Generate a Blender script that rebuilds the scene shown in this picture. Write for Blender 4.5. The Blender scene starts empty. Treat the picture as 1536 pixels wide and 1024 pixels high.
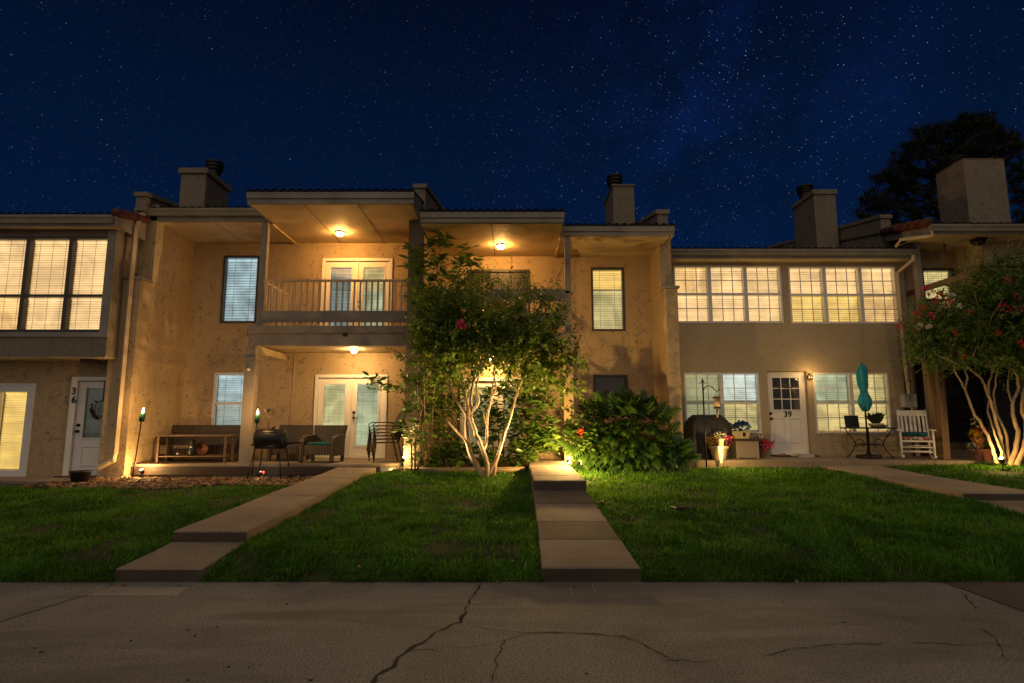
SUN_E = 0.86
N_GRASS = 480000
LAMP_A, LAMP_B, LAMP_C, LAMP_D = 84, 90, 66, 55
TORCH_W = 32.0
SPOT_W = 26.0
TUBE_E = 4.0
import bpy, math, random
import numpy as np
from mathutils import Vector, Matrix, Euler
random.seed(11)
rng = np.random.default_rng(7)
PI = math.pi
S = bpy.context.scene
COL = S.collection
# ------------------------------------------------------------------ camera model
F_PX, CX, CY, TH, EYE = 883.0, 768.0, 512.0, math.radians(7.7), 1.6
CT, ST = math.cos(TH), math.sin(TH)
def P(px, py, Y):
    """real-world X, Z of a sight line where it meets the vertical plane at depth Y"""
    dx, dy = (px-CX)/F_PX, (CY-py)/F_PX
    t = Y/(CT-dy*ST)
    return t*dx, EYE+t*(ST+dy*CT)
def PZ(py, Y): return P(CX, py, Y)[1]
def PX(px, py, Y): return P(px, py, Y)[0]
def P3(px, py, Y):
    x, z = P(px, py, Y)
    return Vector((x, Y, z))
def G(px, py, z=0.0):
    dx, dy = (px-CX)/F_PX, (CY-py)/F_PX
    t = (z-EYE)/(ST+dy*CT)
    return t*dx, t*(CT-dy*ST)
def rect(a, b, c, d, Y):
    m = (b+d)/2
    return PX(a, m, Y), PX(c, m, Y), PZ(d, Y), PZ(b, Y)

# ------------------------------------------------------------------ mesh builder
class MB:
    def __init__(self):
        self.v, self.f, self.smooth = [], [], []
    def add(self, vs, fs, smooth=False):
        o = len(self.v)
        self.v.extend([tuple(p) for p in vs])
        for f in fs:
            self.f.append(tuple(i+o for i in f)); self.smooth.append(smooth)
        return self
    def box(self, x0, x1, y0, y1, z0, z1):
        if x0 > x1: x0, x1 = x1, x0
        if y0 > y1: y0, y1 = y1, y0
        if z0 > z1: z0, z1 = z1, z0
        return self.add([(x0,y0,z0),(x1,y0,z0),(x1,y1,z0),(x0,y1,z0),(x0,y0,z1),(x1,y0,z1),(x1,y1,z1),(x0,y1,z1)],
                 [(0,3,2,1),(4,5,6,7),(0,1,5,4),(1,2,6,5),(2,3,7,6),(3,0,4,7)])
    def obox(self, c, size, rot):
        m = Euler(rot).to_matrix()
        h = [s/2 for s in size]
        vs = []
        for z in (-1,1):
            for x, y in ((-1,-1),(1,-1),(1,1),(-1,1)):
                vs.append(Vector(c)+m@Vector((x*h[0],y*h[1],z*h[2])))
        return self.add(vs, [(0,3,2,1),(4,5,6,7),(0,1,5,4),(1,2,6,5),(2,3,7,6),(3,0,4,7)])
    def hexa(self, bottom, top):
        return self.add(list(bottom)+list(top), [(0,3,2,1),(4,5,6,7),(0,1,5,4),(1,2,6,5),(2,3,7,6),(3,0,4,7)])
    def bar(self, p, q, w, d, up=(0,0,1)):
        """rectangular bar from p to q"""
        p, q = Vector(p), Vector(q)
        t = (q-p).normalized()
        s = t.cross(Vector(up))
        if s.length < 1e-4: s = t.cross(Vector((0,1,0)))
        s.normalize(); n = s.cross(t)
        a, b = s*w/2, n*d/2
        return self.hexa([p-a-b, p+a-b, q+a-b, q-a-b], [p-a+b, p+a+b, q+a+b, q-a+b])
    def tube(self, pts, r, n=8, caps=True, smooth=True):
        pts = [Vector(p) for p in pts]
        if not hasattr(r, '__len__'): r = [r]*len(pts)
        vs, fs = [], []
        ref = Vector((0.13,0.21,1)).normalized()
        for i, p in enumerate(pts):
            t = (pts[min(i+1,len(pts)-1)]-pts[max(i-1,0)])
            t = t.normalized() if t.length > 1e-9 else Vector((0,0,1))
            if i == 0:
                a = t.cross(ref)
                if a.length < .1: a = t.cross(Vector((1,0,0)))
            else:
                a = a - t*a.dot(t)
            a.normalize(); b = t.cross(a)
            for k in range(n):
                an = 2*PI*k/n
                vs.append(p+(a*math.cos(an)+b*math.sin(an))*r[i])
        for i in range(len(pts)-1):
            for k in range(n):
                fs.append((i*n+k, i*n+(k+1)%n, (i+1)*n+(k+1)%n, (i+1)*n+k))
        if caps:
            fs.append(tuple(reversed(range(n)))); fs.append(tuple((len(pts)-1)*n+k for k in range(n)))
        return self.add(vs, fs, smooth)
    def lathe(self, c, prof, n=20, axis='z', smooth=True, caps=True):
        vs, fs = [], []
        for r, h in prof:
            for k in range(n):
                an = 2*PI*k/n
                a, b = r*math.cos(an), r*math.sin(an)
                vs.append((c[0]+a, c[1]+b, c[2]+h) if axis == 'z' else ((c[0]+h, c[1]+a, c[2]+b) if axis == 'x' else (c[0]+a, c[1]+h, c[2]+b)))
        for i in range(len(prof)-1):
            for k in range(n):
                f = (i*n+k, i*n+(k+1)%n, (i+1)*n+(k+1)%n, (i+1)*n+k)
                fs.append(f if axis != 'y' else f[::-1])
        if caps:
            fs.append(tuple(reversed(range(n)))); fs.append(tuple((len(prof)-1)*n+k for k in range(n)))
        return self.add(vs, fs, smooth)
    def prism(self, pts2, y0, y1):
        """outline in X,Z (counter-clockwise seen from -Y) extruded along Y"""
        n = len(pts2)
        vs = [(x, y0, z) for x, z in pts2]+[(x, y1, z) for x, z in pts2]
        fs = [tuple(range(n)), tuple(reversed(range(n, 2*n)))]
        for k in range(n): fs.append((k, n+k, n+(k+1)%n, (k+1)%n))
        return self.add(vs, fs)
    def prismx(self, pts2, x0, x1):
        """outline in Y,Z extruded along X"""
        n = len(pts2)
        vs = [(x0, y, z) for y, z in pts2]+[(x1, y, z) for y, z in pts2]
        fs = [tuple(range(n)), tuple(reversed(range(n, 2*n)))]
        for k in range(n): fs.append((k, n+k, n+(k+1)%n, (k+1)%n))
        return self.add(vs, fs)
    def ball(self, c, r, n=12, m=8, sc=(1,1,1)):
        prof = [(max(1e-4, math.sin(PI*i/m)), -math.cos(PI*i/m)) for i in range(m+1)]
        vs, fs = [], []
        for rr, h in prof:
            for k in range(n):
                an = 2*PI*k/n
                vs.append((c[0]+r*sc[0]*rr*math.cos(an), c[1]+r*sc[1]*rr*math.sin(an), c[2]+r*sc[2]*h))
        for i in range(m):
            for k in range(n):
                fs.append((i*n+k, i*n+(k+1)%n, (i+1)*n+(k+1)%n, (i+1)*n+k))
        return self.add(vs, fs, True)
    def build(self, name, mat, parent=None, bevel=0.0, world=True, label=None):
        me = bpy.data.meshes.new(name)
        me.from_pydata(self.v, [], self.f); me.update()
        me.polygons.foreach_set('use_smooth', self.smooth)
        o = bpy.data.objects.new(name, me); COL.objects.link(o)
        me.materials.append(mat)
        if bevel:
            b = o.modifiers.new('edge', 'BEVEL'); b.width = bevel; b.segments = 2; b.limit_method = 'ANGLE'; b.angle_limit = math.radians(40)
        if parent is not None:
            o.parent = parent
            if world and parent.parent is None and parent.type == 'EMPTY': o.location = -parent.location
        if label: o['label'] = label
        return o

def np_obj(name, verts, faces, mat, parent=None, tint=None, smooth=False, world=True):
    """verts (N,3), faces (M,k) -> one object"""
    me = bpy.data.meshes.new(name)
    verts = np.asarray(verts, dtype=np.float32); faces = np.asarray(faces, dtype=np.int32)
    k = faces.shape[1]
    me.vertices.add(len(verts)); me.vertices.foreach_set('co', verts.ravel())
    me.loops.add(faces.size); me.loops.foreach_set('vertex_index', faces.ravel())
    me.polygons.add(len(faces)); me.polygons.foreach_set('loop_start', np.arange(0, faces.size, k, dtype=np.int32))
    if smooth: me.polygons.foreach_set('use_smooth', np.ones(len(faces), dtype=bool))
    me.update(calc_edges=True)
    if tint is not None:
        at = me.attributes.new('tint', 'FLOAT', 'POINT'); at.data.foreach_set('value', np.asarray(tint, dtype=np.float32))
    o = bpy.data.objects.new(name, me); COL.objects.link(o); me.materials.append(mat)
    if parent is not None:
        o.parent = parent
        if world and parent.parent is None and parent.type == 'EMPTY': o.location = -parent.location
    return o

def scatter(tv, tf, pos, rot, scale):
    """template (V,3),(F,k) at N places with rotation matrices (N,3,3) -> verts, faces"""
    tv = np.asarray(tv, float); tf = np.asarray(tf, int)
    n = len(pos)
    scale = np.asarray(scale, float)
    if scale.ndim == 1: scale = scale[:, None].repeat(3, 1)
    loc = tv[None]*scale[:, None, :]
    w = np.einsum('nij,nvj->nvi', rot, loc)+pos[:, None, :]
    f = tf[None]+(np.arange(n)*len(tv))[:, None, None]
    return w.reshape(-1, 3), f.reshape(-1, tf.shape[1])
def norm(a): return a/np.maximum(np.linalg.norm(a, axis=-1, keepdims=True), 1e-9)
def frames(d, up=None):
    """rotation matrices whose y column is d, z column close to up"""
    d = norm(np.asarray(d, float))
    if up is None: up = np.array([0,0,1.0])+rng.normal(0, .35, d.shape)
    x = norm(np.cross(d, up)); z = np.cross(x, d)
    return np.stack([x, d, z], axis=-1)

def tag(o, label, cat, group=None, kind=None):
    if label: o['label'] = label
    if cat: o['category'] = cat
    if group: o['group'] = group
    if kind: o['kind'] = kind
    return o
def thing(name, label, cat, loc=(0,0,0), rz=0.0, group=None):
    o = bpy.data.objects.new(name, None); COL.objects.link(o)
    o.empty_display_size = .1
    o.location = loc; o.rotation_euler = (0,0,rz)
    return tag(o, label, cat, group)
def struct(o, label=None, cat=None):
    o['kind'] = 'structure'
    if label: o['label'] = label
    if cat: o['category'] = cat
    return o
def dup(o, loc, rz, label):
    r = o.copy(); COL.objects.link(r); r.location = loc; r.rotation_euler = (0,0,rz); r['label'] = label
    def kids(src, dst):
        for c in list(src.children):
            k = c.copy(); COL.objects.link(k); k.parent = dst; kids(c, k)
    kids(o, r)
    return r

# ------------------------------------------------------------------ materials
def nodes(m):
    m.use_nodes = True
    nt = m.node_tree; nt.nodes.clear()
    out = nt.nodes.new('ShaderNodeOutputMaterial')
    def N(t, **kw):
        n = nt.nodes.new(t)
        for k, v in kw.items():
            if k.startswith('i_'):
                n.inputs[k[2:].replace('_', ' ')].default_value = v
            else: setattr(n, k, v)
        return n
    return nt, out, N, nt.links.new
def math_n(N, L, op, a, b=None):
    n = N('ShaderNodeMath', operation=op)
    for i, x in enumerate((a, b)):
        if x is None: continue
        if isinstance(x, (int, float)): n.inputs[i].default_value = x
        else: L(x, n.inputs[i])
    return n.outputs[0]
def ramp(N, L, fac, stops):
    r = N('ShaderNodeValToRGB')
    e = r.color_ramp.elements
    while len(e) < len(stops): e.new(.5)
    for i, (p, c) in enumerate(stops):
        e[i].position = p; e[i].color = (*c, 1) if len(c) == 3 else c
    L(fac, r.inputs[0]); return r.outputs[0]
def mixc(N, L, fac, a, b, mode='MIX'):
    n = N('ShaderNodeMix', data_type='RGBA', blend_type=mode)
    for i, x in ((0, fac), (6, a), (7, b)):
        if isinstance(x, (int, float)): n.inputs[i].default_value = x
        elif isinstance(x, tuple): n.inputs[i].default_value = (*x[:3], 1)
        else: L(x, n.inputs[i])
    return n.outputs[2]
def noise(N, L, co, scale, detail=4, rough=.55, dist=0.0):
    n = N('ShaderNodeTexNoise'); n.inputs['Scale'].default_value = scale; n.inputs['Detail'].default_value = detail
    n.inputs['Roughness'].default_value = rough; n.inputs['Distortion'].default_value = dist
    L(co, n.inputs['Vector']); return n.outputs['Fac']
def mk(name, col, rough=.7, var=.25, vscale=3.0, bump=0.0, bscale=40.0, metal=0.0, spec=.4, fine=0.0, dark=None, stretch=None, coords='Object'):
    """general surface: two octaves of mottling, dirt, fine bump"""
    m = bpy.data.materials.new(name); nt, out, N, L = nodes(m)
    tc = N('ShaderNodeTexCoord'); co = tc.outputs[coords]
    if stretch:
        mp = N('ShaderNodeMapping'); mp.inputs['Scale'].default_value = stretch; L(co, mp.inputs[0]); co = mp.outputs[0]
    b = N('ShaderNodeBsdfPrincipled'); b.inputs['Roughness'].default_value = rough; b.inputs['Metallic'].default_value = metal
    b.inputs['Specular IOR Level'].default_value = spec
    lo = tuple(c*(1-var) for c in col); hi = tuple(min(1, c*(1+var*.6)) for c in col)
    c = ramp(N, L, noise(N, L, co, vscale, 6), [(.3, lo), (.7, hi)])
    if dark:
        f = ramp(N, L, noise(N, L, co, vscale*.45, 5, .6, .6), [(.5, (0,0,0)), (.72, (1,1,1))])
        c = mixc(N, L, math_n(N, L, 'MULTIPLY', f, dark[1]), c, dark[0])
    if fine:
        f = noise(N, L, co, vscale*25, 3)
        c = mixc(N, L, fine, c, ramp(N, L, f, [(.35, (.35,.35,.35)), (.65, (1.25,1.25,1.25))]), 'MULTIPLY')
    L(c, b.inputs['Base Color'])
    if bump:
        bp = N('ShaderNodeBump'); bp.inputs['Strength'].default_value = bump; bp.inputs['Distance'].default_value = .02
        L(noise(N, L, co, bscale, 4), bp.inputs['Height']); L(bp.outputs[0], b.inputs['Normal'])
    L(b.outputs[0], out.inputs[0]); return m
def mk_stucco(name, col, marks=1.0):
    m = bpy.data.materials.new(name); nt, out, N, L = nodes(m)
    tc = N('ShaderNodeTexCoord'); co = tc.outputs['Object']
    b = N('ShaderNodeBsdfPrincipled'); b.inputs['Roughness'].default_value = .88; b.inputs['Specular IOR Level'].default_value = .2
    c = ramp(N, L, noise(N, L, co, .9, 6, .6), [(.3, tuple(x*.90 for x in col)), (.7, tuple(x*1.06 for x in col))])
    c = mixc(N, L, .35, c, ramp(N, L, noise(N, L, co, 30, 3), [(.3, (.6,.6,.6)), (.7, (1.2,1.2,1.2))]), 'MULTIPLY')
    # runs of dirt down the wall
    mp = N('ShaderNodeMapping'); mp.inputs['Scale'].default_value = (2.2, 2.2, .18); L(co, mp.inputs[0])
    st = ramp(N, L, noise(N, L, mp.outputs[0], 1.6, 5, .65), [(.56, (0,0,0)), (.78, (1,1,1))])
    c = mixc(N, L, math_n(N, L, 'MULTIPLY', st, .28), c, tuple(x*.42 for x in col))
    # trowel marks: short curved grooves of even width, broken up by a second noise
    def squig(scale, off, width, thr, msc):
        mq = N('ShaderNodeMapping'); mq.inputs['Location'].default_value = (off, off*.7, -off); L(co, mq.inputs[0])
        nz = N('ShaderNodeTexNoise'); nz.inputs['Scale'].default_value = scale*1.1; nz.inputs['Detail'].default_value = 2; L(mq.outputs[0], nz.inputs[0])
        ad = N('ShaderNodeMix', data_type='VECTOR'); ad.inputs[0].default_value = .30; L(mq.outputs[0], ad.inputs[4]); L(nz.outputs['Color'], ad.inputs[5])
        v = N('ShaderNodeTexVoronoi', feature='DISTANCE_TO_EDGE'); v.inputs['Scale'].default_value = scale; L(ad.outputs[1], v.inputs['Vector'])
        line = ramp(N, L, v.outputs['Distance'], [(width*.5, (1,1,1)), (width, (0,0,0))])
        mask = ramp(N, L, noise(N, L, mq.outputs[0], msc, 3, .6), [(thr, (0,0,0)), (thr+.06, (1,1,1))])
        return math_n(N, L, 'MULTIPLY', line, mask)
    g = math_n(N, L, 'MAXIMUM', squig(4.2, 3.1, .030, .51, 5.5), squig(6.5, 9.7, .034, .54, 7))
    c = mixc(N, L, math_n(N, L, 'MULTIPLY', g, .55*marks), c, tuple(x*.25 for x in col))
    L(c, b.inputs['Base Color'])
    h = math_n(N, L, 'ADD', math_n(N, L, 'MULTIPLY', noise(N, L, co, 26, 5, .6), .5), math_n(N, L, 'MULTIPLY', noise(N, L, co, 5, 4, .6, 1.0), 1.0*marks))
    h = math_n(N, L, 'SUBTRACT', h, math_n(N, L, 'MULTIPLY', g, .5*marks))
    bp = N('ShaderNodeBump'); bp.inputs['Strength'].default_value = .7; bp.inputs['Distance'].default_value = .02
    L(h, bp.inputs['Height']); L(bp.outputs[0], b.inputs['Normal'])
    L(b.outputs[0], out.inputs[0]); return m
def mk_emit(name, col, s):
    m = bpy.data.materials.new(name); nt, out, N, L = nodes(m)
    e = N('ShaderNodeEmission'); e.inputs[0].default_value = (*col, 1); e.inputs[1].default_value = s
    L(e.outputs[0], out.inputs[0]); return m
def mk_blind(name, col, s=1.0, base=.6, contrast=.62):
    """blind slat with the lit room coming through it"""
    m = bpy.data.materials.new(name); nt, out, N, L = nodes(m)
    tc = N('ShaderNodeTexCoord')
    b = N('ShaderNodeBsdfPrincipled'); b.inputs['Base Color'].default_value = (base, base, base*.96, 1); b.inputs['Roughness'].default_value = .6
    n = noise(N, L, tc.outputs['Object'], 1.5, 4, .6, 1.2)
    c = ramp(N, L, n, [(.3, tuple(x*(1-contrast) for x in col)), (.68, tuple(x*(1+contrast*.35) for x in col))])
    mp = N('ShaderNodeMapping'); mp.inputs['Scale'].default_value = (.35, .35, 14); L(tc.outputs['Object'], mp.inputs[0])
    c = mixc(N, L, 1.0, c, ramp(N, L, noise(N, L, mp.outputs[0], 1.0, 3, .7), [(.3, (.70,.68,.66)), (.65, (1.12,1.12,1.12))]), 'MULTIPLY')
    L(c, b.inputs['Emission Color']); b.inputs['Emission Strength'].default_value = s
    L(b.outputs[0], out.inputs[0]); m.cycles.emission_sampling = 'NONE'; return m
def mk_glass(name='window_glass'):
    m = bpy.data.materials.new(name); nt, out, N, L = nodes(m)
    t = N('ShaderNodeBsdfTransparent'); t.inputs[0].default_value = (.93,.95,.94,1)
    g = N('ShaderNodeBsdfGlossy'); g.inputs['Roughness'].default_value = .02
    fr = N('ShaderNodeFresnel'); fr.inputs['IOR'].default_value = 1.5
    tc = N('ShaderNodeTexCoord'); bp = N('ShaderNodeBump'); bp.inputs['Strength'].default_value = .05; bp.inputs['Distance'].default_value = .02
    L(noise(N, L, tc.outputs['Object'], 2.5, 2), bp.inputs['Height']); L(bp.outputs[0], g.inputs['Normal'])
    mx = N('ShaderNodeMixShader'); L(fr.outputs[0], mx.inputs[0]); L(t.outputs[0], mx.inputs[1]); L(g.outputs[0], mx.inputs[2])
    L(mx.outputs[0], out.inputs[0]); return m
def mk_leaf(name, a, b_, rough=.45, trans=.25, spec=.4, scale=None):
    """leaf colour runs from a to b by a per-leaf value"""
    m = bpy.data.materials.new(name); nt, out, N, L = nodes(m)
    at = N('ShaderNodeAttribute', attribute_name='tint')
    c = ramp(N, L, at.outputs['Fac'], [(0, a), (1, b_)])
    b = N('ShaderNodeBsdfPrincipled'); b.inputs['Roughness'].default_value = rough; b.inputs['Specular IOR Level'].default_value = spec
    L(c, b.inputs['Base Color'])
    t = N('ShaderNodeBsdfTranslucent'); L(mixc(N, L, 1.0, c, (1.3,1.25,.6), 'MULTIPLY'), t.inputs[0])
    mx = N('ShaderNodeMixShader'); mx.inputs[0].default_value = trans
    L(b.outputs[0], mx.inputs[1]); L(t.outputs[0], mx.inputs[2]); L(mx.outputs[0], out.inputs[0]); return m
def mk_wicker(name, col):
    m = bpy.data.materials.new(name); nt, out, N, L = nodes(m)
    tc = N('ShaderNodeTexCoord')
    b = N('ShaderNodeBsdfPrincipled'); b.inputs['Roughness'].default_value = .5
    w1 = N('ShaderNodeTexWave', wave_type='BANDS', bands_direction='X'); w1.inputs['Scale'].default_value = 5; w1.inputs['Distortion'].default_value = .6
    w2 = N('ShaderNodeTexWave', wave_type='BANDS', bands_direction='Z'); w2.inputs['Scale'].default_value = 8; w2.inputs['Distortion'].default_value = .6
    L(tc.outputs['Object'], w1.inputs[0]); L(tc.outputs['Object'], w2.inputs[0])
    h = math_n(N, L, 'MULTIPLY', w1.outputs['Fac'], w2.outputs['Fac'])
    c = ramp(N, L, h, [(.05, tuple(x*.25 for x in col)), (.6, tuple(x*1.3 for x in col))])
    L(c, b.inputs['Base Color'])
    bp = N('ShaderNodeBump'); bp.inputs['Strength'].default_value = .6; bp.inputs['Distance'].default_value = .01
    L(h, bp.inputs['Height']); L(bp.outputs[0], b.inputs['Normal']); L(b.outputs[0], out.inputs[0]); return m
def mk_wood(name, col, rough=.65, axis=(1,14,14), dark=.5):
    m = bpy.data.materials.new(name); nt, out, N, L = nodes(m)
    tc = N('ShaderNodeTexCoord'); mp = N('ShaderNodeMapping'); mp.inputs['Scale'].default_value = axis; L(tc.outputs['Object'], mp.inputs[0])
    b = N('ShaderNodeBsdfPrincipled'); b.inputs['Roughness'].default_value = rough
    n = noise(N, L, mp.outputs[0], 1.6, 6, .6, .5)
    c = ramp(N, L, n, [(.32, tuple(x*dark for x in col)), (.6, col), (.75, tuple(min(1,x*1.25) for x in col))])
    d = ramp(N, L, noise(N, L, tc.outputs['Object'], 1.1, 4), [(.5, (0,0,0)), (.75, (1,1,1))])
    c = mixc(N, L, math_n(N, L, 'MULTIPLY', d, .35), c, tuple(x*.4 for x in col))
    L(c, b.inputs['Base Color'])
    bp = N('ShaderNodeBump'); bp.inputs['Strength'].default_value = .35; bp.inputs['Distance'].default_value = .01
    L(n, bp.inputs['Height']); L(bp.outputs[0], b.inputs['Normal']); L(b.outputs[0], out.inputs[0]); return m
def mk_concrete(name, col, agg=.35, stain=.5, sc=1.0, bump=.6):
    m = bpy.data.materials.new(name); nt, out, N, L = nodes(m)
    tc = N('ShaderNodeTexCoord'); co = tc.outputs['Object']
    b = N('ShaderNodeBsdfPrincipled'); b.inputs['Roughness'].default_value = .85; b.inputs['Specular IOR Level'].default_value = .3
    c = ramp(N, L, noise(N, L, co, .7*sc, 7, .62, .3), [(.28, tuple(x*.62 for x in col)), (.5, col), (.72, tuple(x*1.22 for x in col))])
    f = noise(N, L, co, 55*sc, 4, .7)
    c = mixc(N, L, agg, c, ramp(N, L, f, [(.33, (.25,.25,.25)), (.5, (1,1,1)), (.68, (1.5,1.45,1.4))]), 'MULTIPLY')
    v = N('ShaderNodeTexVoronoi'); v.inputs['Scale'].default_value = 34*sc; L(co, v.inputs['Vector'])
    pit = math_n(N, L, 'MULTIPLY', math_n(N, L, 'LESS_THAN', v.outputs['Distance'], .17), math_n(N, L, 'GREATER_THAN', noise(N, L, co, 9, 2), .58))
    c = mixc(N, L, math_n(N, L, 'MULTIPLY', pit, .55), c, tuple(x*.2 for x in col))
    mp = N('ShaderNodeMapping'); mp.inputs['Scale'].default_value = (.25, 1.2, 1); L(co, mp.inputs[0])
    d = ramp(N, L, noise(N, L, mp.outputs[0], 1.1, 5, .6, .8), [(.5, (0,0,0)), (.74, (1,1,1))])
    c = mixc(N, L, math_n(N, L, 'MULTIPLY', d, stain), c, tuple(x*.45 for x in (col[0], col[1]*.93, col[2]*.85)))
    L(c, b.inputs['Base Color'])
    bp = N('ShaderNodeBump'); bp.inputs['Strength'].default_value = bump; bp.inputs['Distance'].default_value = .015
    L(math_n(N, L, 'SUBTRACT', math_n(N, L, 'ADD', f, noise(N, L, co, 6, 4)), pit), bp.inputs['Height']); L(bp.outputs[0], b.inputs['Normal'])
    L(b.outputs[0], out.inputs[0]); return m
M = {}
M['stucco'] = mk_stucco('tan_stucco', (.42,.31,.18))
M['stucco_smooth'] = mk_stucco('smooth_tan_stucco', (.42,.33,.21), .35)
M['stucco_grey'] = mk_stucco('greyish_stucco', (.215,.172,.125), .8)
M['soffit'] = mk('painted_soffit_board', (.50,.38,.22), .75, .25, 1.2, .12, 30, dark=((.13,.08,.04), .8))
M['trim'] = mk('weathered_trim_paint', (.25,.215,.17), .6, .22, 2.2, .15, 40, dark=((.12,.09,.06), .6))
M['balcony_paint'] = mk('grey_brown_paint', (.22,.18,.14), .6, .22, 2.2, .15, 40, dark=((.09,.07,.05), .5))
M['rail_paint'] = mk('warm_rail_paint', (.50,.39,.25), .55, .15, 4, .1, 60)
M['tile'] = mk('dark_roof_tile', (.022,.014,.011), .8, .45, 6, .3, 40)
M['tile_red'] = mk('terracotta_roof_tile', (.10,.026,.017), .75, .5, 5, .3, 40)
M['white'] = mk('white_door_paint', (.74,.70,.64), .42, .06, 2.0, .03, 30)
M['white_frame'] = mk('white_window_vinyl', (.66,.64,.62), .4, .08, 3.0)
M['bronze_frame'] = mk('dark_bronze_frame', (.045,.036,.03), .45, .2, 5)
M['glass'] = mk_glass()
M['metal_black'] = mk('black_metal', (.018,.017,.016), .42, .35, 6, .1, 50, metal=.5)
M['metal_brown'] = mk('brown_powder_coat', (.045,.030,.022), .5, .3, 6, .1, 50, metal=.3)
M['flue'] = mk('dark_flue_metal', (.03,.026,.022), .5, .4, 4, metal=.6)
M['wicker'] = mk_wicker('brown_wicker', (.055,.032,.020))
M['wicker_lt'] = mk_wicker('weathered_wicker', (.115,.072,.045))
M['wood_brown'] = mk_wood('brown_board', (.060,.033,.018))
M['wood_table'] = mk_wood('table_wood', (.17,.10,.058))
M['wood_post'] = mk_wood('weathered_deck_wood', (.23,.135,.062), axis=(14,14,1))
M['wood_deck'] = mk_wood('weathered_deck_board', (.20,.12,.06))
M['wood_timber'] = mk_wood('landscape_timber', (.26,.19,.11))
M['concrete'] = mk_concrete('path_concrete', (.265,.205,.155), .4, .6)
M['concrete_dark'] = mk_concrete('darker_path_concrete', (.150,.115,.086), .4, .7)
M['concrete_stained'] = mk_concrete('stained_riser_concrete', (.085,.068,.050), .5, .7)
M['concrete_patio'] = mk_concrete('patio_concrete', (.30,.235,.165))
M['road'] = mk_concrete('drive_concrete', (.255,.232,.208), .9, .85, bump=1.0)
M['soil'] = mk('dark_soil', (.035,.024,.014), .95, .5, 3, .6, 20)
M['bark'] = mk('smooth_bark', (.40,.29,.17), .7, .4, 5, .5, 22, dark=((.15,.10,.06), .7), stretch=(3,3,.7))
M['stem'] = mk('brown_stem', (.16,.11,.06), .8, .4, 8, .4, 40)
M['pine_bark'] = mk('pine_bark', (.035,.027,.02), .9, .5, 3, .6, 12)
M['lf_crape'] = mk_leaf('crape_leaf', (.040,.095,.014), (.230,.320,.048), .45, .38)
M['lf_crape_r'] = mk_leaf('flowering_crape_leaf', (.028,.080,.014), (.170,.270,.040), .45, .38)
M['lf_big'] = mk_leaf('glossy_shrub_leaf', (.034,.095,.016), (.170,.270,.042), .35, .2, .5)
M['lf_philo'] = mk_leaf('lobed_leaf', (.014,.052,.009), (.075,.145,.020), .38, .2, .45)
M['lf_pine'] = mk_leaf('pine_needles', (.008,.014,.006), (.030,.040,.014), .7, .1)
M['lf_pot'] = mk_leaf('pot_leaf', (.03,.06,.012), (.10,.15,.03))
M['grass'] = mk_leaf('grass_blades', (.020,.098,.006), (.165,.350,.022), .6, .3, .25)
M['lawn'] = mk('lawn_soil', (.028,.036,.010), .95, .5, 2.5, .5, 30)
M['fl_pink'] = mk_leaf('pink_petals', (.42,.03,.09), (.75,.10,.22), .6, .3)
M['fl_red'] = mk_leaf('red_petals', (.45,.02,.02), (.62,.10,.05), .6, .3)
M['fl_white'] = mk_leaf('white_petals', (.6,.55,.5), (.8,.75,.72), .6, .3)
M['fl_blue'] = mk_leaf('blue_petals', (.015,.03,.16), (.04,.09,.36), .6, .3)
M['fl_yellow'] = mk_leaf('yellow_petals', (.6,.30,.02), (.75,.5,.05), .6, .3)
M['teal'] = mk('teal_canvas', (.025,.27,.37), .85, .2, 6, .2, 80)
M['teal_cushion'] = mk('teal_cushion_cloth', (.010,.085,.085), .9, .2, 8, .2, 80)
M['plate_red'] = mk('dull_red_glaze', (.16,.05,.035), .5, .3, 6)
M['green_can'] = mk('green_torch_can', (.006,.05,.020), .4, .2, 8)
M['cover'] = mk('black_vinyl_cover', (.016,.014,.012), .5, .3, 4, .25, 14)
M['terracotta'] = mk('terracotta_pot', (.34,.13,.08), .8, .25, 6, .15, 60)
M['pot_tan'] = mk('tan_urn', (.42,.33,.20), .75, .25, 7, .2, 50)
M['white_paint'] = mk('white_chair_paint', (.72,.69,.65), .45, .08, 4, .05, 40)
M['plastic_grey'] = mk('taupe_plastic', (.24,.20,.155), .5, .1, 4)
M['plastic_black'] = mk('black_plastic', (.02,.02,.022), .4, .2, 5)
M['meter'] = mk('grey_meter_box', (.42,.40,.36), .5, .1, 4)
M['bronze_lamp'] = mk('bronze_lamp', (.05,.035,.02), .4, .2, 8, metal=.6)
M['galv'] = mk('galvanised_metal', (.45,.42,.36), .32, .2, 6, metal=.85)
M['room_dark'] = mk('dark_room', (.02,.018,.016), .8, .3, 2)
M['seam'] = mk('dark_seam', (.09,.055,.03), .8, .3, 6)
M['door_dark'] = mk_wood('dark_wood_door', (.013,.007,.005), .5, (14,14,1))
M['downspout'] = mk('tan_downspout', (.50,.39,.25), .5, .12, 4)
M['gutter'] = mk('tan_gutter', (.21,.185,.14), .5, .2, 3, dark=((.10,.08,.05), .5))
M['stone'] = mk_leaf('river_stone', (.035,.020,.013), (.30,.18,.10), .8, 0.0, .2)
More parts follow.
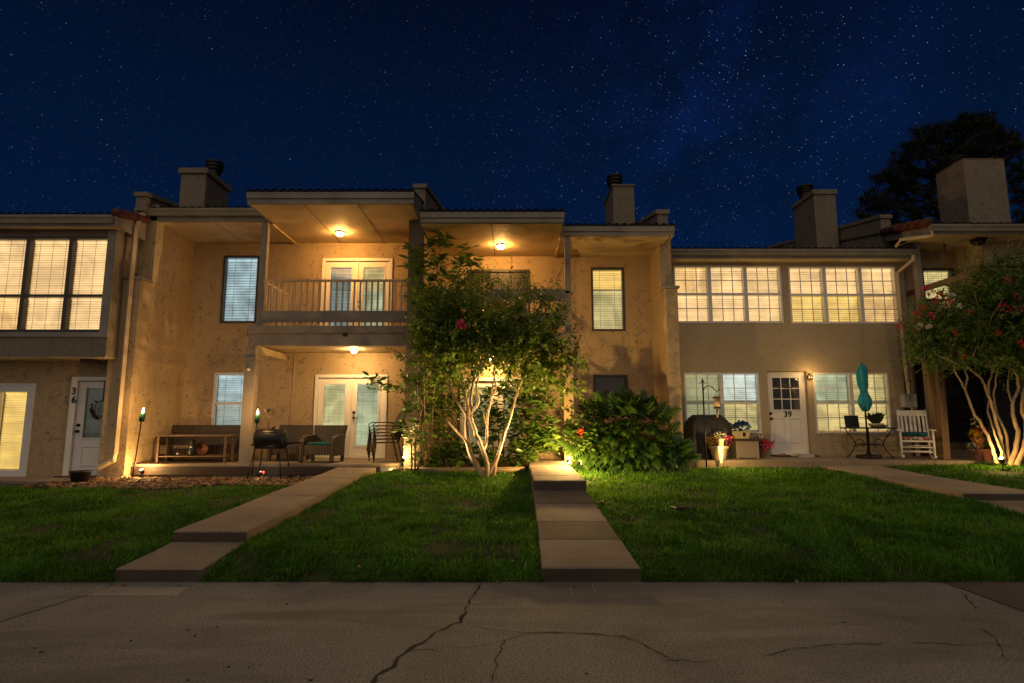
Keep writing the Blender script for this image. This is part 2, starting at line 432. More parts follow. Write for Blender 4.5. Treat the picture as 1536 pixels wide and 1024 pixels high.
# lit blinds: colour of the light coming through
M['b_amber'] = mk_blind('amber_blind', (.93,.55,.20), .95)
M['b_peach'] = mk_blind('peach_blind', (.98,.62,.27), .95, contrast=.35)
M['b_yellow'] = mk_blind('yellow_blind', (.90,.58,.13), .85, contrast=.4)
M['b_cool'] = mk_blind('cool_blind', (.40,.56,.62), .85, .5)
M['b_teal'] = mk_blind('teal_grey_blind', (.19,.27,.27), .9)
M['b_olive'] = mk_blind('olive_blind', (.25,.25,.125), .9)
M['b_sage'] = mk_blind('sage_blind', (.33,.38,.24), .95)
M['b_white'] = mk_blind('white_blind', (.52,.60,.56), 1.0)
M['b_straw'] = mk_blind('straw_blind', (.56,.44,.17), .95)
M['b_green'] = mk_blind('pale_green_blind', (.46,.44,.20), .9)
M['b_slate'] = mk_blind('slate_blind', (.20,.24,.23), .9)
M['b_dark'] = mk('unlit_blind', (.22,.16,.11), .6, .2, 6)
M['cream_glow'] = mk_blind('glowing_cream_panel', (.26,.20,.08), .8, .5)  # plain cream door panels, no blind: lamp light put in as a glow
M['b_night'] = mk_blind('dim_shade', (.035,.04,.032), .8, .2)
M['b_room'] = mk_emit('lit_room', (1.0,.66,.22), 1.25)
M['gap_amber'] = mk_blind('amber_gap', (.62,.34,.12), .9, .05)
M['gap_cool'] = mk_blind('cool_gap', (.05,.08,.09), .8, .05)
M['gap_dim'] = mk_blind('dim_gap', (.24,.22,.11), .8, .05)
# ------------------------------------------------------------------ render, camera, sky
S.render.engine = 'CYCLES'
S.view_settings.view_transform = 'Standard'; S.view_settings.look = 'None'
S.view_settings.exposure = 0; S.view_settings.gamma = 1
S.cycles.use_denoising = True
S.cycles.max_bounces = 6; S.cycles.transparent_max_bounces = 12
S.cycles.sample_clamp_indirect = 4
cam = bpy.data.cameras.new('camera'); co = bpy.data.objects.new('camera', cam); COL.objects.link(co)
cam.sensor_width = 36; cam.lens = F_PX/1536*36; cam.clip_end = 2000; cam.clip_start = .05
co.location = (0, 0, EYE); co.rotation_euler = (math.radians(90)+TH, 0, 0)
S.camera = co

w = bpy.data.worlds.new('World'); S.world = w; w.use_nodes = True
nt = w.node_tree; nt.nodes.clear()
def WN(t, **kw):
    n = nt.nodes.new(t)
    for k, v in kw.items(): setattr(n, k, v)
    return n
WL = nt.links.new
tc = WN('ShaderNodeTexCoord'); dirv = tc.outputs['Generated']
sep = WN('ShaderNodeSeparateXYZ'); WL(dirv, sep.inputs[0])
sky = ramp(WN, WL, sep.outputs[2], [(0.0, (.0013,.0100,.040)), (.22, (.0012,.0092,.037)), (.42, (.0010,.0070,.029)), (.62, (.0007,.0035,.015)), (1, (.0004,.002,.010))])
def stars(scale, size, keep, gain, off):
    mp = WN('ShaderNodeMapping'); mp.inputs['Location'].default_value = off; WL(dirv, mp.inputs[0])
    v = WN('ShaderNodeTexVoronoi'); v.inputs['Scale'].default_value = scale; WL(mp.outputs[0], v.inputs['Vector'])
    sc = WN('ShaderNodeSeparateColor'); WL(v.outputs['Color'], sc.inputs[0])
    k = math_n(WN, WL, 'GREATER_THAN', sc.outputs[0], 1-keep)
    r = math_n(WN, WL, 'SUBTRACT', 1.0, math_n(WN, WL, 'DIVIDE', v.outputs['Distance'], size)); r = math_n(WN, WL, 'MAXIMUM', r, 0.0)
    b = math_n(WN, WL, 'MULTIPLY', math_n(WN, WL, 'POWER', sc.outputs[1], 2.5), gain)
    s = math_n(WN, WL, 'MULTIPLY', math_n(WN, WL, 'MULTIPLY', r, k), b)
    tint = ramp(WN, WL, sc.outputs[2], [(0, (.35,.55,1)), (.55, (.8,.9,1)), (1, (1,.85,.7))])
    return mixc(WN, WL, 1.0, tint, s, 'MULTIPLY')
# the denser band of fine stars high on one side
def band(c, wd):
    d = WN('ShaderNodeVectorMath', operation='DISTANCE'); WL(dirv, d.inputs[0]); d.inputs[1].default_value = c
    return math_n(WN, WL, 'MAXIMUM', math_n(WN, WL, 'SUBTRACT', 1.0, math_n(WN, WL, 'DIVIDE', d.outputs['Value'], wd)), 0.0)
def skydir(px, py):
    dx, dy = (px-CX)/F_PX, (CY-py)/F_PX
    return tuple(Vector((dx, CT-dy*ST, ST+dy*CT)).normalized())
bd = math_n(WN, WL, 'MAXIMUM', band(skydir(1115, 80), .16), math_n(WN, WL, 'MAXIMUM', band(skydir(1040, 190), .17), math_n(WN, WL, 'MULTIPLY', band(skydir(1090, 150), .38), .7)))
cl = noise(WN, WL, dirv, 7, 5, .7)
bd2 = math_n(WN, WL, 'MULTIPLY', bd, ramp(WN, WL, cl, [(.42, (0,0,0)), (.7, (1,1,1))]))
sky = mixc(WN, WL, 1.0, sky, mixc(WN, WL, 1.0, (.0024,.007,.055), bd2, 'MULTIPLY'), 'ADD')
fine = stars(330, .25, .26, .42, (0,0,0))
fine_mod = math_n(WN, WL, 'ADD', math_n(WN, WL, 'MULTIPLY', bd, 1.9), ramp(WN, WL, noise(WN, WL, dirv, 3.5, 4, .6), [(.38, (.12,.12,.12)), (.65, (.8,.8,.8))]))
sky = mixc(WN, WL, 1.0, sky, mixc(WN, WL, 1.0, fine, fine_mod, 'MULTIPLY'), 'ADD')
sky = mixc(WN, WL, 1.0, sky, stars(130, .115, .075, .5, (3.1,1.7,5.2)), 'ADD')
sky = mixc(WN, WL, 1.0, sky, stars(36, .038, .10, 1.5, (7.7,2.3,1.9)), 'ADD')
bg = WN('ShaderNodeBackground'); bg.inputs[1].default_value = 1.0; WL(sky, bg.inputs[0])
wo = WN('ShaderNodeOutputWorld'); WL(bg.outputs[0], wo.inputs[0])

# weak warm night fill (town glow behind the viewer)
sl = bpy.data.lights.new('night_fill', 'SUN'); sl.energy = SUN_E; sl.angle = math.radians(105); sl.color = (1, .83, .63)
so = bpy.data.objects.new('night_fill', sl); COL.objects.link(so)
so.rotation_euler = Vector((.12, 1, -.95)).to_track_quat('-Z', 'Y').to_euler()

def point(name, loc, watts, col, r=.06, spot=None, aim=None, blend=.6):
    l = bpy.data.lights.new(name, 'SPOT' if spot else 'POINT'); l.energy = watts; l.color = col; l.shadow_soft_size = r
    if spot: l.spot_size = math.radians(spot); l.spot_blend = blend
    o = bpy.data.objects.new(name, l); COL.objects.link(o); o.location = loc
    if aim is not None: o.rotation_euler = (Vector(aim)-Vector(loc)).to_track_quat('-Z', 'Y').to_euler()
    return o

# ------------------------------------------------------------------ ground
HX = [-40, -3.6, -2.4, 3, 8, 11, 16, 40]; HZ = [.41, .41, .57, .60, .62, .74, .80, .8]
def zg(X, Y):
    X = np.asarray(X, float); Y = np.asarray(Y, float)
    he = np.interp(X, HX, HZ); ye = np.interp(X, [-40, -3.6, -2.4, 40], [10.8, 10.8, 12, 12])
    t = np.clip((Y-6.7)/(ye-6.7), 0, 1); b = np.clip((Y-6.2)/.5, 0, 1)
    z = np.where(Y < 6.195, -.02, .010+b*.150+(he-.16)*t)
    return z+.012*np.sin(X*1.7+Y*2.3)*np.sin(Y*1.3-X*.6)*np.clip((Y-6.4), 0, 1)
def zgf(x, y): return float(zg(x, y))
def sheet(name, xs, ys, zf, mat):
    X, Y = np.meshgrid(xs, ys); Z = zf(X, Y)
    v = np.stack([X.ravel(), Y.ravel(), np.asarray(Z).ravel()], 1)
    nx, ny = len(xs), len(ys)
    i = (np.arange(ny-1)[:, None]*nx+np.arange(nx-1)[None]).ravel()
    f = np.stack([i, i+1, i+1+nx, i+nx], 1)
    return np_obj(name, v, f, mat, smooth=True)
sheet_x = np.concatenate([np.linspace(-120,-14,12), np.linspace(-13,15,141), np.linspace(16,120,12)])
struct(sheet('lawn', sheet_x, np.concatenate([[6.18, 6.2], np.linspace(6.3,13,68), np.linspace(14,160,30)]), zg, M['lawn']), 'dark soil under the mown front lawn', 'lawn')
mb = MB(); mb.box(-120, 120, -60, 8.0, -.3, 0.0)
struct(mb.build('road', M['road']), 'cracked concrete drive along the foot of the lawn', 'road')
# older darker pour at one corner and a pale patch by the path
def ground_poly(name, pix, mat, z, label):
    v = [(*G(px, py), z) for px, py in pix]
    m = MB(); m.add(v, [tuple(range(len(v)))])
    return struct(m.build(name, mat), label, 'road')
ground_poly('road_patch', [(1400,868),(1436,880),(1470,893),(1540,918),(1700,960),(1700,858),(1540,864)][::-1], mk_concrete('old_concrete', (.12,.098,.08), .35, .6), .004, 'darker older concrete patch at the drive edge')
ground_poly('road_patch', [(118,893),(266,893),(284,880),(150,880)], mk_concrete('pale_concrete', (.33,.29,.24), .5, .3), .003, 'paler concrete patch at the foot of the left stepped path')
# cracks
def crack(pix, wid, seed, name='road_crack'):
    r = random.Random(seed); pts = []
    gp = [Vector((*G(*p), .0045)) for p in pix]
    for a, b in zip(gp[:-1], gp[1:]):
        n = max(2, int((b-a).length/.07)); d = (b-a); s = Vector((-d.y, d.x, 0)).normalized()
        for i in range(n): pts.append(a+d*(i/n)+s*r.gauss(0, .012 if 0 < i else .004))
    pts.append(gp[-1])
    vs, fs = [], []
    for i, p in enumerate(pts):
        d = pts[min(i+1, len(pts)-1)]-pts[max(0, i-1)]; s = Vector((-d.y, d.x, 0)).normalized()
        wv = wid*.95*(.18+1.2*r.random()**1.5)*(1 if 0 < i < len(pts)-1 else .1)
        vs += [p+s*wv*.5, p-s*wv*(.3+.4*r.random())]
    for i in range(len(pts)-1): fs.append((2*i, 2*i+1, 2*i+3, 2*i+2))
    return vs, fs
M['crack'] = mk('crack_dark', (.030,.025,.020), .95, .5, 8)
mb = MB()
for k, (pix, wd) in enumerate([
    ([(724,874),(705,899),(690,932),(668,942),(640,958),(606,980),(578,1006),(552,1030)], .026),
    ([(690,937),(720,941),(760,946),(800,949),(850,948),(900,951),(935,954),(968,968),(990,980),(1012,992)], .016),
    ([(606,974),(640,974),(690,972),(735,966),(765,957),(790,951)], .009),
    ([(755,957),(752,975),(742,990),(738,1024)], .009),
    ([(690,937),(695,925),(703,915)], .010),
    ([(990,989),(1060,991),(1085,987)], .011),
    ([(1140,983),(1190,973),(1240,967),(1300,966),(1336,962)], .012),
    ([(1360,965),(1400,964),(1450,967),(1490,965),(1536,974),(1600,980)], .012),
    ([(1398,866),(1430,880),(1450,893),(1462,914)], .013), ([(1470,940),(1495,962),(1512,990)], .011),
    ([(1325,924),(1360,926),(1392,928)], .007)]):
    mb.add(*crack(pix, wd, k))
struct(mb.build('road_crack', M['crack']), 'jagged dark cracks across the concrete drive', 'crack')
mb = MB()
for k, (pix, wd) in enumerate([([(-20,938),(80,907),(165,880)], .012), ([(1436,880),(1490,900),(1560,926),(1700,960)], .014)]):
    gp = [Vector((*G(*p), .004)) for p in pix]
    for a, b in zip(gp[:-1], gp[1:]):
        s = Vector((-(b-a).y, (b-a).x, 0)).normalized()*wd/2
        mb.add([a+s, a-s, b-s, b+s], [(0,1,2,3)])
struct(mb.build('road_joint', M['crack']), 'straight tooled joints in the concrete drive', 'joint')
mb = MB()   # pale scratches from tyres
M['scuff'] = mk('pale_scuff', (.34,.29,.24), .8, .2, 9)
for k, (a, b) in enumerate([((1130,868),(1195,889)),((1335,872),(1385,890)),((1040,872),(1062,880)),((985,872),(1050,918)),((1225,874),(1265,880)),((855,880),(862,902)),((888,876),(898,898)),((1305,872),(1330,880)),((1370,880),(1395,879)),((1328,952),(1345,956))]):
    p, q = Vector((*G(*a), .0035)), Vector((*G(*b), .0035)); s = Vector((-(q-p).y, (q-p).x, 0)).normalized()*.006
    mb.add([p+s, p-s, q-s*.3, q+s*.3], [(0,1,2,3)])
struct(mb.build('road_scuff', M['scuff']), 'thin pale scuffs on the drive near the lawn', 'scuff')
# dark spots, little leaves on the drive
mb = MB()
for px, py in [(282,945),(326,940),(292,953),(196,961),(343,1000),(282,1020),(62,978),(373,1001),(466,1020),(1265,933),(52,972),(1174,903),(880,1010),(430,905)]:
    x, y = G(px, py); a = random.random()*3; l = .007+.008*random.random()
    mb.obox((x, y, .004), (l*2, l, .005), (0, 0, a))
tag(mb.build('leaf_litter', M['crack']), 'tiny dark leaf scraps scattered on the concrete drive', 'litter', kind='stuff')

# ------------------------------------------------------------------ paths, patios
def slab(mb, x0, x1, y0, z0, x0b, x1b, y1, z1, th=.22):
    """poured slab with a worn, slightly chipped arris"""
    r = random.Random(int(x0*1000+y0*7919)); cs = [Vector((x0,y0,z0)), Vector((x1,y0,z0)), Vector((x1b,y1,z1)), Vector((x0b,y1,z1))]
    mid = sum(cs, Vector())/4; out = []
    for a, b in zip(cs, cs[1:]+cs[:1]):
        n = max(2, int((b-a).length/.045))
        for i in range(n): out.append(a.lerp(b, i/n))
    top, lip, bot = [], [], []; chip = 0
    for p in out:
        d = Vector((mid.x-p.x, mid.y-p.y, 0)).normalized()
        chip = max(0, chip-.010) if r.random() > .05 else r.uniform(.01, .03)
        e = .010+.006*r.random()+chip
        top.append(p+d*e*1.2+Vector((0,0,.001*r.gauss(0,1)))); lip.append(p+d*(.003*r.random())-Vector((0,0,e*.8))); bot.append(p-Vector((0,0,th)))
    n = len(out)
    mb.add(top+lip+bot, [tuple(range(n))]+[(i+n,(i+1)%n+n,(i+1)%n,i) for i in range(n)]+[(i+2*n,(i+1)%n+2*n,(i+1)%n+n,i+n) for i in range(n)])
def path(label, panels, mats=None):
    """each tuple: x0,x1,y0,z0,x0b,x1b,y1,z1,material"""
    t = thing('path', label, 'path', (panels[0][0], panels[0][2], 0)); t['kind'] = 'structure'
    for p in panels:
        m = MB(); slab(m, *p[:8]); s_ = m.build('slab', M[p[8]], t)
        if len(p) > 9:
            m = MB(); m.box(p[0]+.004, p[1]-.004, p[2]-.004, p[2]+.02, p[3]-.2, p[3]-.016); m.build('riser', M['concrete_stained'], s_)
    return t
def path_y(py, y0, z0, y1, z1):
    k = math.tan(math.atan((py-CY)/F_PX)-TH); s = (z1-z0)/(y1-y0)
    return (EYE-z0+s*y0)/(k+s)
ys = [6.2]+[path_y(p, 6.2, .14, 9.6, .51) for p in (808, 781, 755)]+[9.62]
pan = []
zl = lambda y: .14+(y-6.2)*.37/3.4
cx0 = lambda y: .30+(y-6.2)*.012; cx1 = lambda y: 1.30-(y-6.2)*.034
for i, (a, b) in enumerate(zip(ys[:-1], ys[1:])):
    a2 = a+(.012 if i else 0)
    pan.append((cx0(a2), cx1(a2), a2, zl(a2), cx0(b), cx1(b), b, zl(b), 'concrete' if i % 2 == 0 else 'concrete_dark')+((1,) if i == 0 else ()))
zu = lambda y: .667+(y-9.6)*.033
yu = [9.62]+[path_y(p, 9.6, .667, 12.6, .766) for p in (712.5, 699)]+[12.75]
for i, (a, b) in enumerate(zip(yu[:-1], yu[1:])):
    a2 = a+(.012 if i else .003)
    pan.append((.335, 1.19-(a2-9.6)*.02, a2, zu(a2), .345, 1.19-(b-9.6)*.02, b, zu(b), 'concrete' if i != 1 else 'concrete_dark')+((1,) if i == 0 else ()))
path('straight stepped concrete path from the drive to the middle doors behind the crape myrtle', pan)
L0 = lambda y: -4.0+(y-6.2)*.055; L1 = lambda y: -3.13+(y-6.2)*.045
zz = lambda y: .335+(y-7.1)*.058
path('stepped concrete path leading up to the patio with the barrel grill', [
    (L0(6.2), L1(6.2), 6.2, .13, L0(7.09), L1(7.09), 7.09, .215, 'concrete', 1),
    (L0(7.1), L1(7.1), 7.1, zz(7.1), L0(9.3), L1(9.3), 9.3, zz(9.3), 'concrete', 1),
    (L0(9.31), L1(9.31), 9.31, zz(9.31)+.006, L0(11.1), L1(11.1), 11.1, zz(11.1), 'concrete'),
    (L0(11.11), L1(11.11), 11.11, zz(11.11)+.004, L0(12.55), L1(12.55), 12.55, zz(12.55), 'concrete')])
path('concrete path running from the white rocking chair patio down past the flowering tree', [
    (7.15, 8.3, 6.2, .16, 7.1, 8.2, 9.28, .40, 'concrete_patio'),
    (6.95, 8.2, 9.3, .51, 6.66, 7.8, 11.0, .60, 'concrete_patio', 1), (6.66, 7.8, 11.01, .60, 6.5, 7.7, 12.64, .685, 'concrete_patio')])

def patio(label, outline, z0, z1, mat):
    m = MB(); n = len(outline)
    m.add([(x,y,z0) for x,y in outline]+[(x,y,z1) for x,y in outline], [tuple(reversed(range(n))), tuple(range(n,2*n))]+[(k,(k+1)%n,n+(k+1)%n,n+k) for k in range(n)])
    return struct(m.build('patio', mat, bevel=.01), label, 'patio')
Z37, Z39, Z36 = .72, .78, .455
arc = [(-2.75+.42*math.sin(a), 13.0-.42*math.cos(a)) for a in np.linspace(0, PI/2, 8)]
patio('concrete patio holding the wicker seats and coffee table', [(-7.96,12.58)]+arc+[(-2.33,14.29),(-7.96,14.29)], .66, Z37, M['concrete_patio'])
pt = patio('whitish foundation below the wicker seat patio', [(-7.96,12.64)]+[(x-.04*0, y+.06) for x, y in arc[:-1]]+[(-2.40,13.0),(-2.40,14.28),(-7.96,14.28)], .2, .659, M['concrete_patio'])
pt.name = 'patio_foundation'
m = MB(); m.box(-8.6, -2.76, 12.545, 12.58, .50, .665)
tag(m.build('edging_board', M['wood_brown'], bevel=.004), 'long brown board along the front edge of the wicker seat patio', 'board')
m = MB(); n = len(arc)
o1 = [(x+.035*math.sin(a), y-.035*math.cos(a)) for (x, y), a in zip(arc, np.linspace(0, PI/2, 8))]
m.add([(x,y,.47) for x,y in o1]+[(x,y,.672) for x,y in o1]+[(x,y,.47) for x,y in arc]+[(x,y,.672) for x,y in arc],
      [(k,k+1,n+k+1,n+k) for k in range(n-1)]+[(n+k,n+k+1,3*n+k+1,3*n+k) for k in range(n-1)], True)
tag(m.build('curved_edging', M['galv']), 'shiny metal edging bent round the patio corner by the stacked chairs', 'edging')
arc2 = [(3.95-.5*math.sin(a), 13.2-.5*math.cos(a)) for a in np.linspace(PI/2.2, 0, 6)]
patio('long concrete patio in front of the door numbered 39', [(3.40,14.29)]+arc2+[(9.9,12.7),(10.9,12.75),(10.9,14.29)], .35, Z39, M['concrete_patio'])
patio('low concrete stoop below the door numbered 36', [(-16,11.75),(-8.62,11.75),(-8.62,12.64),(-16,12.64)], .2, Z36, M['concrete'])
# planting beds
def bed(x0, x1, y0, y1, label):
    return struct(sheet('flower_bed', np.linspace(x0,x1,24), np.linspace(y0,y1,14), lambda X, Y: zg(X,Y)+.03+.03*np.sin(X*7)*np.sin(Y*9), M['soil']), label, 'flower bed')
bed(-2.3, .33, 12.1, 14.28, 'bare soil bed behind the landscape timber')
bed(1.2, 3.4, 12.2, 14.28, 'bare soil bed under the lobed leaf plant')
# gravel bed in front of the wicker patio
def stones(n, xr, yr, size, seed):
    r = np.random.default_rng(seed)
    t = MB(); t.ball((0,0,0), 1, 7, 5)
    tv = np.array(t.v); tf = np.array([f for f in t.f if len(f) == 4])
    x = r.uniform(*xr, n); y = r.uniform(*yr, n); s = size*r.uniform(.55, 1.6, n)
    z = zg(x, y)+s*.18+.012*r.random(n)
    rot = frames(np.stack([r.normal(size=n), r.normal(size=n), .2*r.normal(size=n)], 1), np.array([0,0,1.0])+r.normal(0,.15,(n,3)))
    v, f = scatter(tv, tf, np.stack([x,y,z],1), rot, np.stack([s*r.uniform(.6,1,n), s*r.uniform(.9,1.6,n), s*r.uniform(.35,.6,n)],1))
    v += r.normal(0, size*.06, v.shape)
    return v, f
def gravel_edge(x): return 10.95+.25*np.sin(x*1.1)+.12*np.sin(x*3.1)
v, f = stones(6500, (-8.9, -3.55), (10.7, 12.55), .044, 3)
nv = len(v)//6500
cent = v.reshape(6500, nv, 3).mean(1)
keep = cent[:,1] > gravel_edge(cent[:,0])
v = v.reshape(6500, nv, 3)[keep].reshape(-1,3); nk = int(keep.sum()); f = f[:len(f)//6500*nk]
tag(np_obj('gravel', v, f, M['stone'], smooth=True, tint=np.repeat(np.random.default_rng(4).random(nk)**1.5, nv)), 'brown river stones lying in front of the wicker seat patio', 'gravel', kind='stuff')
for k, (x, y, s) in enumerate([(-2.28,12.42,.10),(-2.14,12.3,.08),(-2.42,12.36,.07),(-2.02,12.44,.09)]):
    m = MB(); m.ball((0,0,0), s, 10, 7, (1.2,.9,.6))
    o = m.build('garden_stone', M['concrete']); o.location = (x, y, zgf(x,y)+s*.3); o.rotation_euler = (0,0,k)
    tag(o, ['rounded stone nearest the corner spotlight beside the pillar', 'small stone in front of the pillar plants', 'small stone against the shiny curved edging', 'stone at the end of the landscape timber'][k], 'stone', 'stones by the pillar')
# ------------------------------------------------------------------ grass
def vnoise(x, y, sc, seed):
    g = np.random.default_rng(seed).random((128, 128)); u, v = x*sc+40, y*sc+40
    i, j = np.floor(u).astype(int), np.floor(v).astype(int); a, b = u-i, v-j; a = a*a*(3-2*a); b = b*b*(3-2*b)
    q = lambda p, r: g[p % 128, r % 128]
    return (q(i,j)*(1-a)+q(i+1,j)*a)*(1-b)+(q(i,j+1)*(1-a)+q(i+1,j+1)*a)*b
def grass(n, seed):
    r = np.random.default_rng(seed)
    # denser near the viewer
    u = r.random(n); y = 6.185+(13.0-6.185)*(u**1.25); half = 1.02*y+1.0
    x = r.uniform(-1, 1, n)*half
    ok = np.ones(n, bool)
    c0 = .30+(y-6.2)*.012; c1 = 1.30-(y-6.2)*.034
    jx = r.normal(0, .022, n)+.05*(vnoise(x*0, y, 5.0, 12)-.5)
    ok &= ~((x > c0+jx) & (x < np.maximum(c1, 1.10)+jx) & (y < 12.8))
    ok &= ~((x > L0(y)+jx) & (x < L1(y)+jx) & (y < 12.6))
    r0 = np.interp(y, [6.2,9.28,9.3,11,12.64], [7.15,7.1,6.95,6.62,6.42]); r1 = np.interp(y, [6.2,9.28,9.3,11,12.64], [8.3,8.2,8.2,7.8,7.7])
    ok &= ~((x > r0) & (x < r1))
    ok &= ~((x < -3.3) & (y > gravel_edge(x)-.05+.12*r.normal(size=n)) & (x > -8.9))
    ok &= ~((x <= -8.3) & (y > 11.0))
    ok &= ~((x > -3.0) & (x < -2.2) & (y > 12.45))
    ok &= ~((x >= -2.3) & (x < .35) & (y > 12.12))
    ok &= ~((x > 1.15) & (x < 3.5) & (y > 12.25+.1*r.normal(size=n)))
    ok &= ~((x >= 3.4) & (x < 11) & (y > 12.72))
    clump = .6*vnoise(x, y, 2.2, 1)+.4*vnoise(x, y, 6.5, 2)
    bare = vnoise(x, y, 1.3, 8)*.6+vnoise(x, y, 4.5, 9)*.4
    ok &= r.random(n) < np.clip(.25+1.6*clump, 0, 1)*np.clip((bare-.22)/.16, .12, 1)
    x, y, clump = x[ok], y[ok], clump[ok]; n = len(x)
    h = r.gamma(5, .0090, n)*(.45+1.15*clump)
    h *= np.where(y < 6.5, 1.25, 1.0)*(1+.25*np.clip((x-3)/6, 0, 1))
    la = 6.28*vnoise(x, y, 1.7, 3)*2; lean = r.normal(0, .42, (n, 2))+.55*np.stack([np.cos(la), np.sin(la)], 1); az = r.uniform(0, 2*PI, n)
    wv = np.stack([np.cos(az), np.sin(az), np.zeros(n)], 1)*(.0028+.0022*r.random(n))[:, None]*(1+.10*(y-6)[:, None])
    edge = y < 6.34; lean[edge, 1] -= .9*r.random(edge.sum()); lean[edge] *= 1.2
    b = np.stack([x, y, zg(x, np.maximum(y, 6.205))-.004], 1)
    mid = b+np.stack([lean[:,0]*h*.25, lean[:,1]*h*.25, h*.55], 1)
    tip = b+np.stack([lean[:,0]*h*.95, lean[:,1]*h*.95, h*(1-.22*np.abs(lean).sum(1).clip(0,2.5))], 1)
    V = np.stack([b-wv, b+wv, mid+wv*.8, mid-wv*.8, tip], 1).reshape(-1, 3)
    i = np.arange(n)*5
    F3 = np.concatenate([np.stack([i,i+1,i+2],1), np.stack([i,i+2,i+3],1), np.stack([i+3,i+2,i+4],1)])
    patch = .55*vnoise(x, y, .9, 5)+.45*vnoise(x, y, 3.1, 6)
    t = np.clip(r.normal(.45, .28, n)+.9*(patch-.5), 0, 1)
    dry = r.random(n) < .22*np.clip(patch-.45, 0, 1)
    t = np.where(dry, 1.0, t*.82)
    return V, F3, np.repeat(t, 5)
V, F3, t = grass(N_GRASS, 5)
tag(np_obj('grass', V, F3, M['grass'], tint=t), 'short mown grass covering the front lawn', 'grass', kind='stuff')

# fallen leaves on the lawn and at the foot of the kerb
n = 260; r_ = np.random.default_rng(44)
x = r_.uniform(-8, 10, n); y = r_.uniform(6.3, 12, n); x[:60] = r_.normal(-.3, 1.2, 60); y[:60] = r_.normal(11, .6, 60); y[60:110] = r_.uniform(6.02, 6.2, 50)
z = np.where(y > 6.2, zg(x, y)+.045, .006)
d = np.stack([r_.normal(size=n), r_.normal(size=n), r_.normal(0,.25,n)], 1)
v, f = scatter(np.array([(0,0,0),(.3,.5,.08),(0,1,0),(-.3,.5,.08)]), np.array([(0,1,2),(0,2,3)]), np.stack([x,y,z],1), frames(d, np.array([0,0,1.0])+r_.normal(0,.3,(n,3))), r_.uniform(.03,.075,n))
M['dry_leaf'] = mk_leaf('dry_leaf', (.10,.055,.025), (.34,.24,.10), .7, .1)
tag(np_obj('fallen_leaves', v, f, M['dry_leaf'], tint=np.repeat(r_.random(n), 4)), 'brown fallen leaves dotted over the lawn and kerb line', 'leaves', kind='stuff')
# ------------------------------------------------------------------ house kit
YW = 14.3
def wall_holes(mb, x0, x1, z0, z1, Y, holes, depth=.22):
    xs = sorted({x0, x1, *[h[0] for h in holes], *[h[1] for h in holes]}); zs = sorted({z0, z1, *[h[2] for h in holes], *[h[3] for h in holes]})
    inside = lambda x, z: any(h[0] < x < h[1] and h[2] < z < h[3] for h in holes)
    idx = {}
    def vid(x, z):
        if (x, z) not in idx: idx[(x, z)] = len(vs); vs.append((x, Y, z))
        return idx[(x, z)]
    vs, fs = [], []
    for a, b in zip(xs[:-1], xs[1:]):
        for c, d in zip(zs[:-1], zs[1:]):
            if not inside((a+b)/2, (c+d)/2): fs.append((vid(a,c), vid(b,c), vid(b,d), vid(a,d)))
    mb.add(vs, fs)
    e = Y+depth
    for h in holes:
        a, b, c, d = h
        mb.add([(a,Y,c),(a,Y,d),(a,e,d),(a,e,c)], [(0,1,2,3)]); mb.add([(b,Y,c),(b,e,c),(b,e,d),(b,Y,d)], [(0,1,2,3)])
        mb.add([(a,Y,c),(a,e,c),(b,e,c),(b,Y,c)], [(0,1,2,3)]); mb.add([(a,Y,d),(b,Y,d),(b,e,d),(a,e,d)], [(0,1,2,3)])
    return mb
def slats(x0, x1, z0, z1, y, pitch=.05, tilt=.5, depth=.034, cords=2):
    mb = MB(); n = int((z1-z0)/pitch)
    for i in range(n):
        z = z1-.03-(i+.5)*pitch
        if z < z0+.01: break
        dy, dz = depth*math.cos(tilt)*.5, pitch*(.455+.02*math.sin(i*2.3))
        sag = .0015*math.sin(i*1.7)
        mb.add([(x0,y-dy,z-dz+sag),(x1,y-dy,z-dz-sag),(x1,y+dy,z+dz-sag),(x0,y+dy,z+dz+sag)], [(0,1,2,3)])
    mb.box(x0, x1, y-.02, y+.02, z1-.035, z1)
    return mb
def blind_set(parent, x0, x1, z0, z1, y, mat, gap, cords=2, pitch=.05, cordmat='bronze_frame'):
    b = slats(x0, x1, z0, z1, y, pitch).build('blind', M[mat], parent)
    m = MB(); m.add([(x0,y+.045,z0),(x1,y+.045,z0),(x1,y+.045,z1),(x0,y+.045,z1)], [(0,1,2,3)])
    m.build('lit_back', M[gap], parent)
    if cords:
        for k in range(cords):
            x = x0+(x1-x0)*((k+.5)/cords if cords > 1 else .5)
            m = MB(); m.box(x-.003, x+.003, y-.024, y-.021, z0, z1); m.build('cord', M[cordmat], parent)
    return b
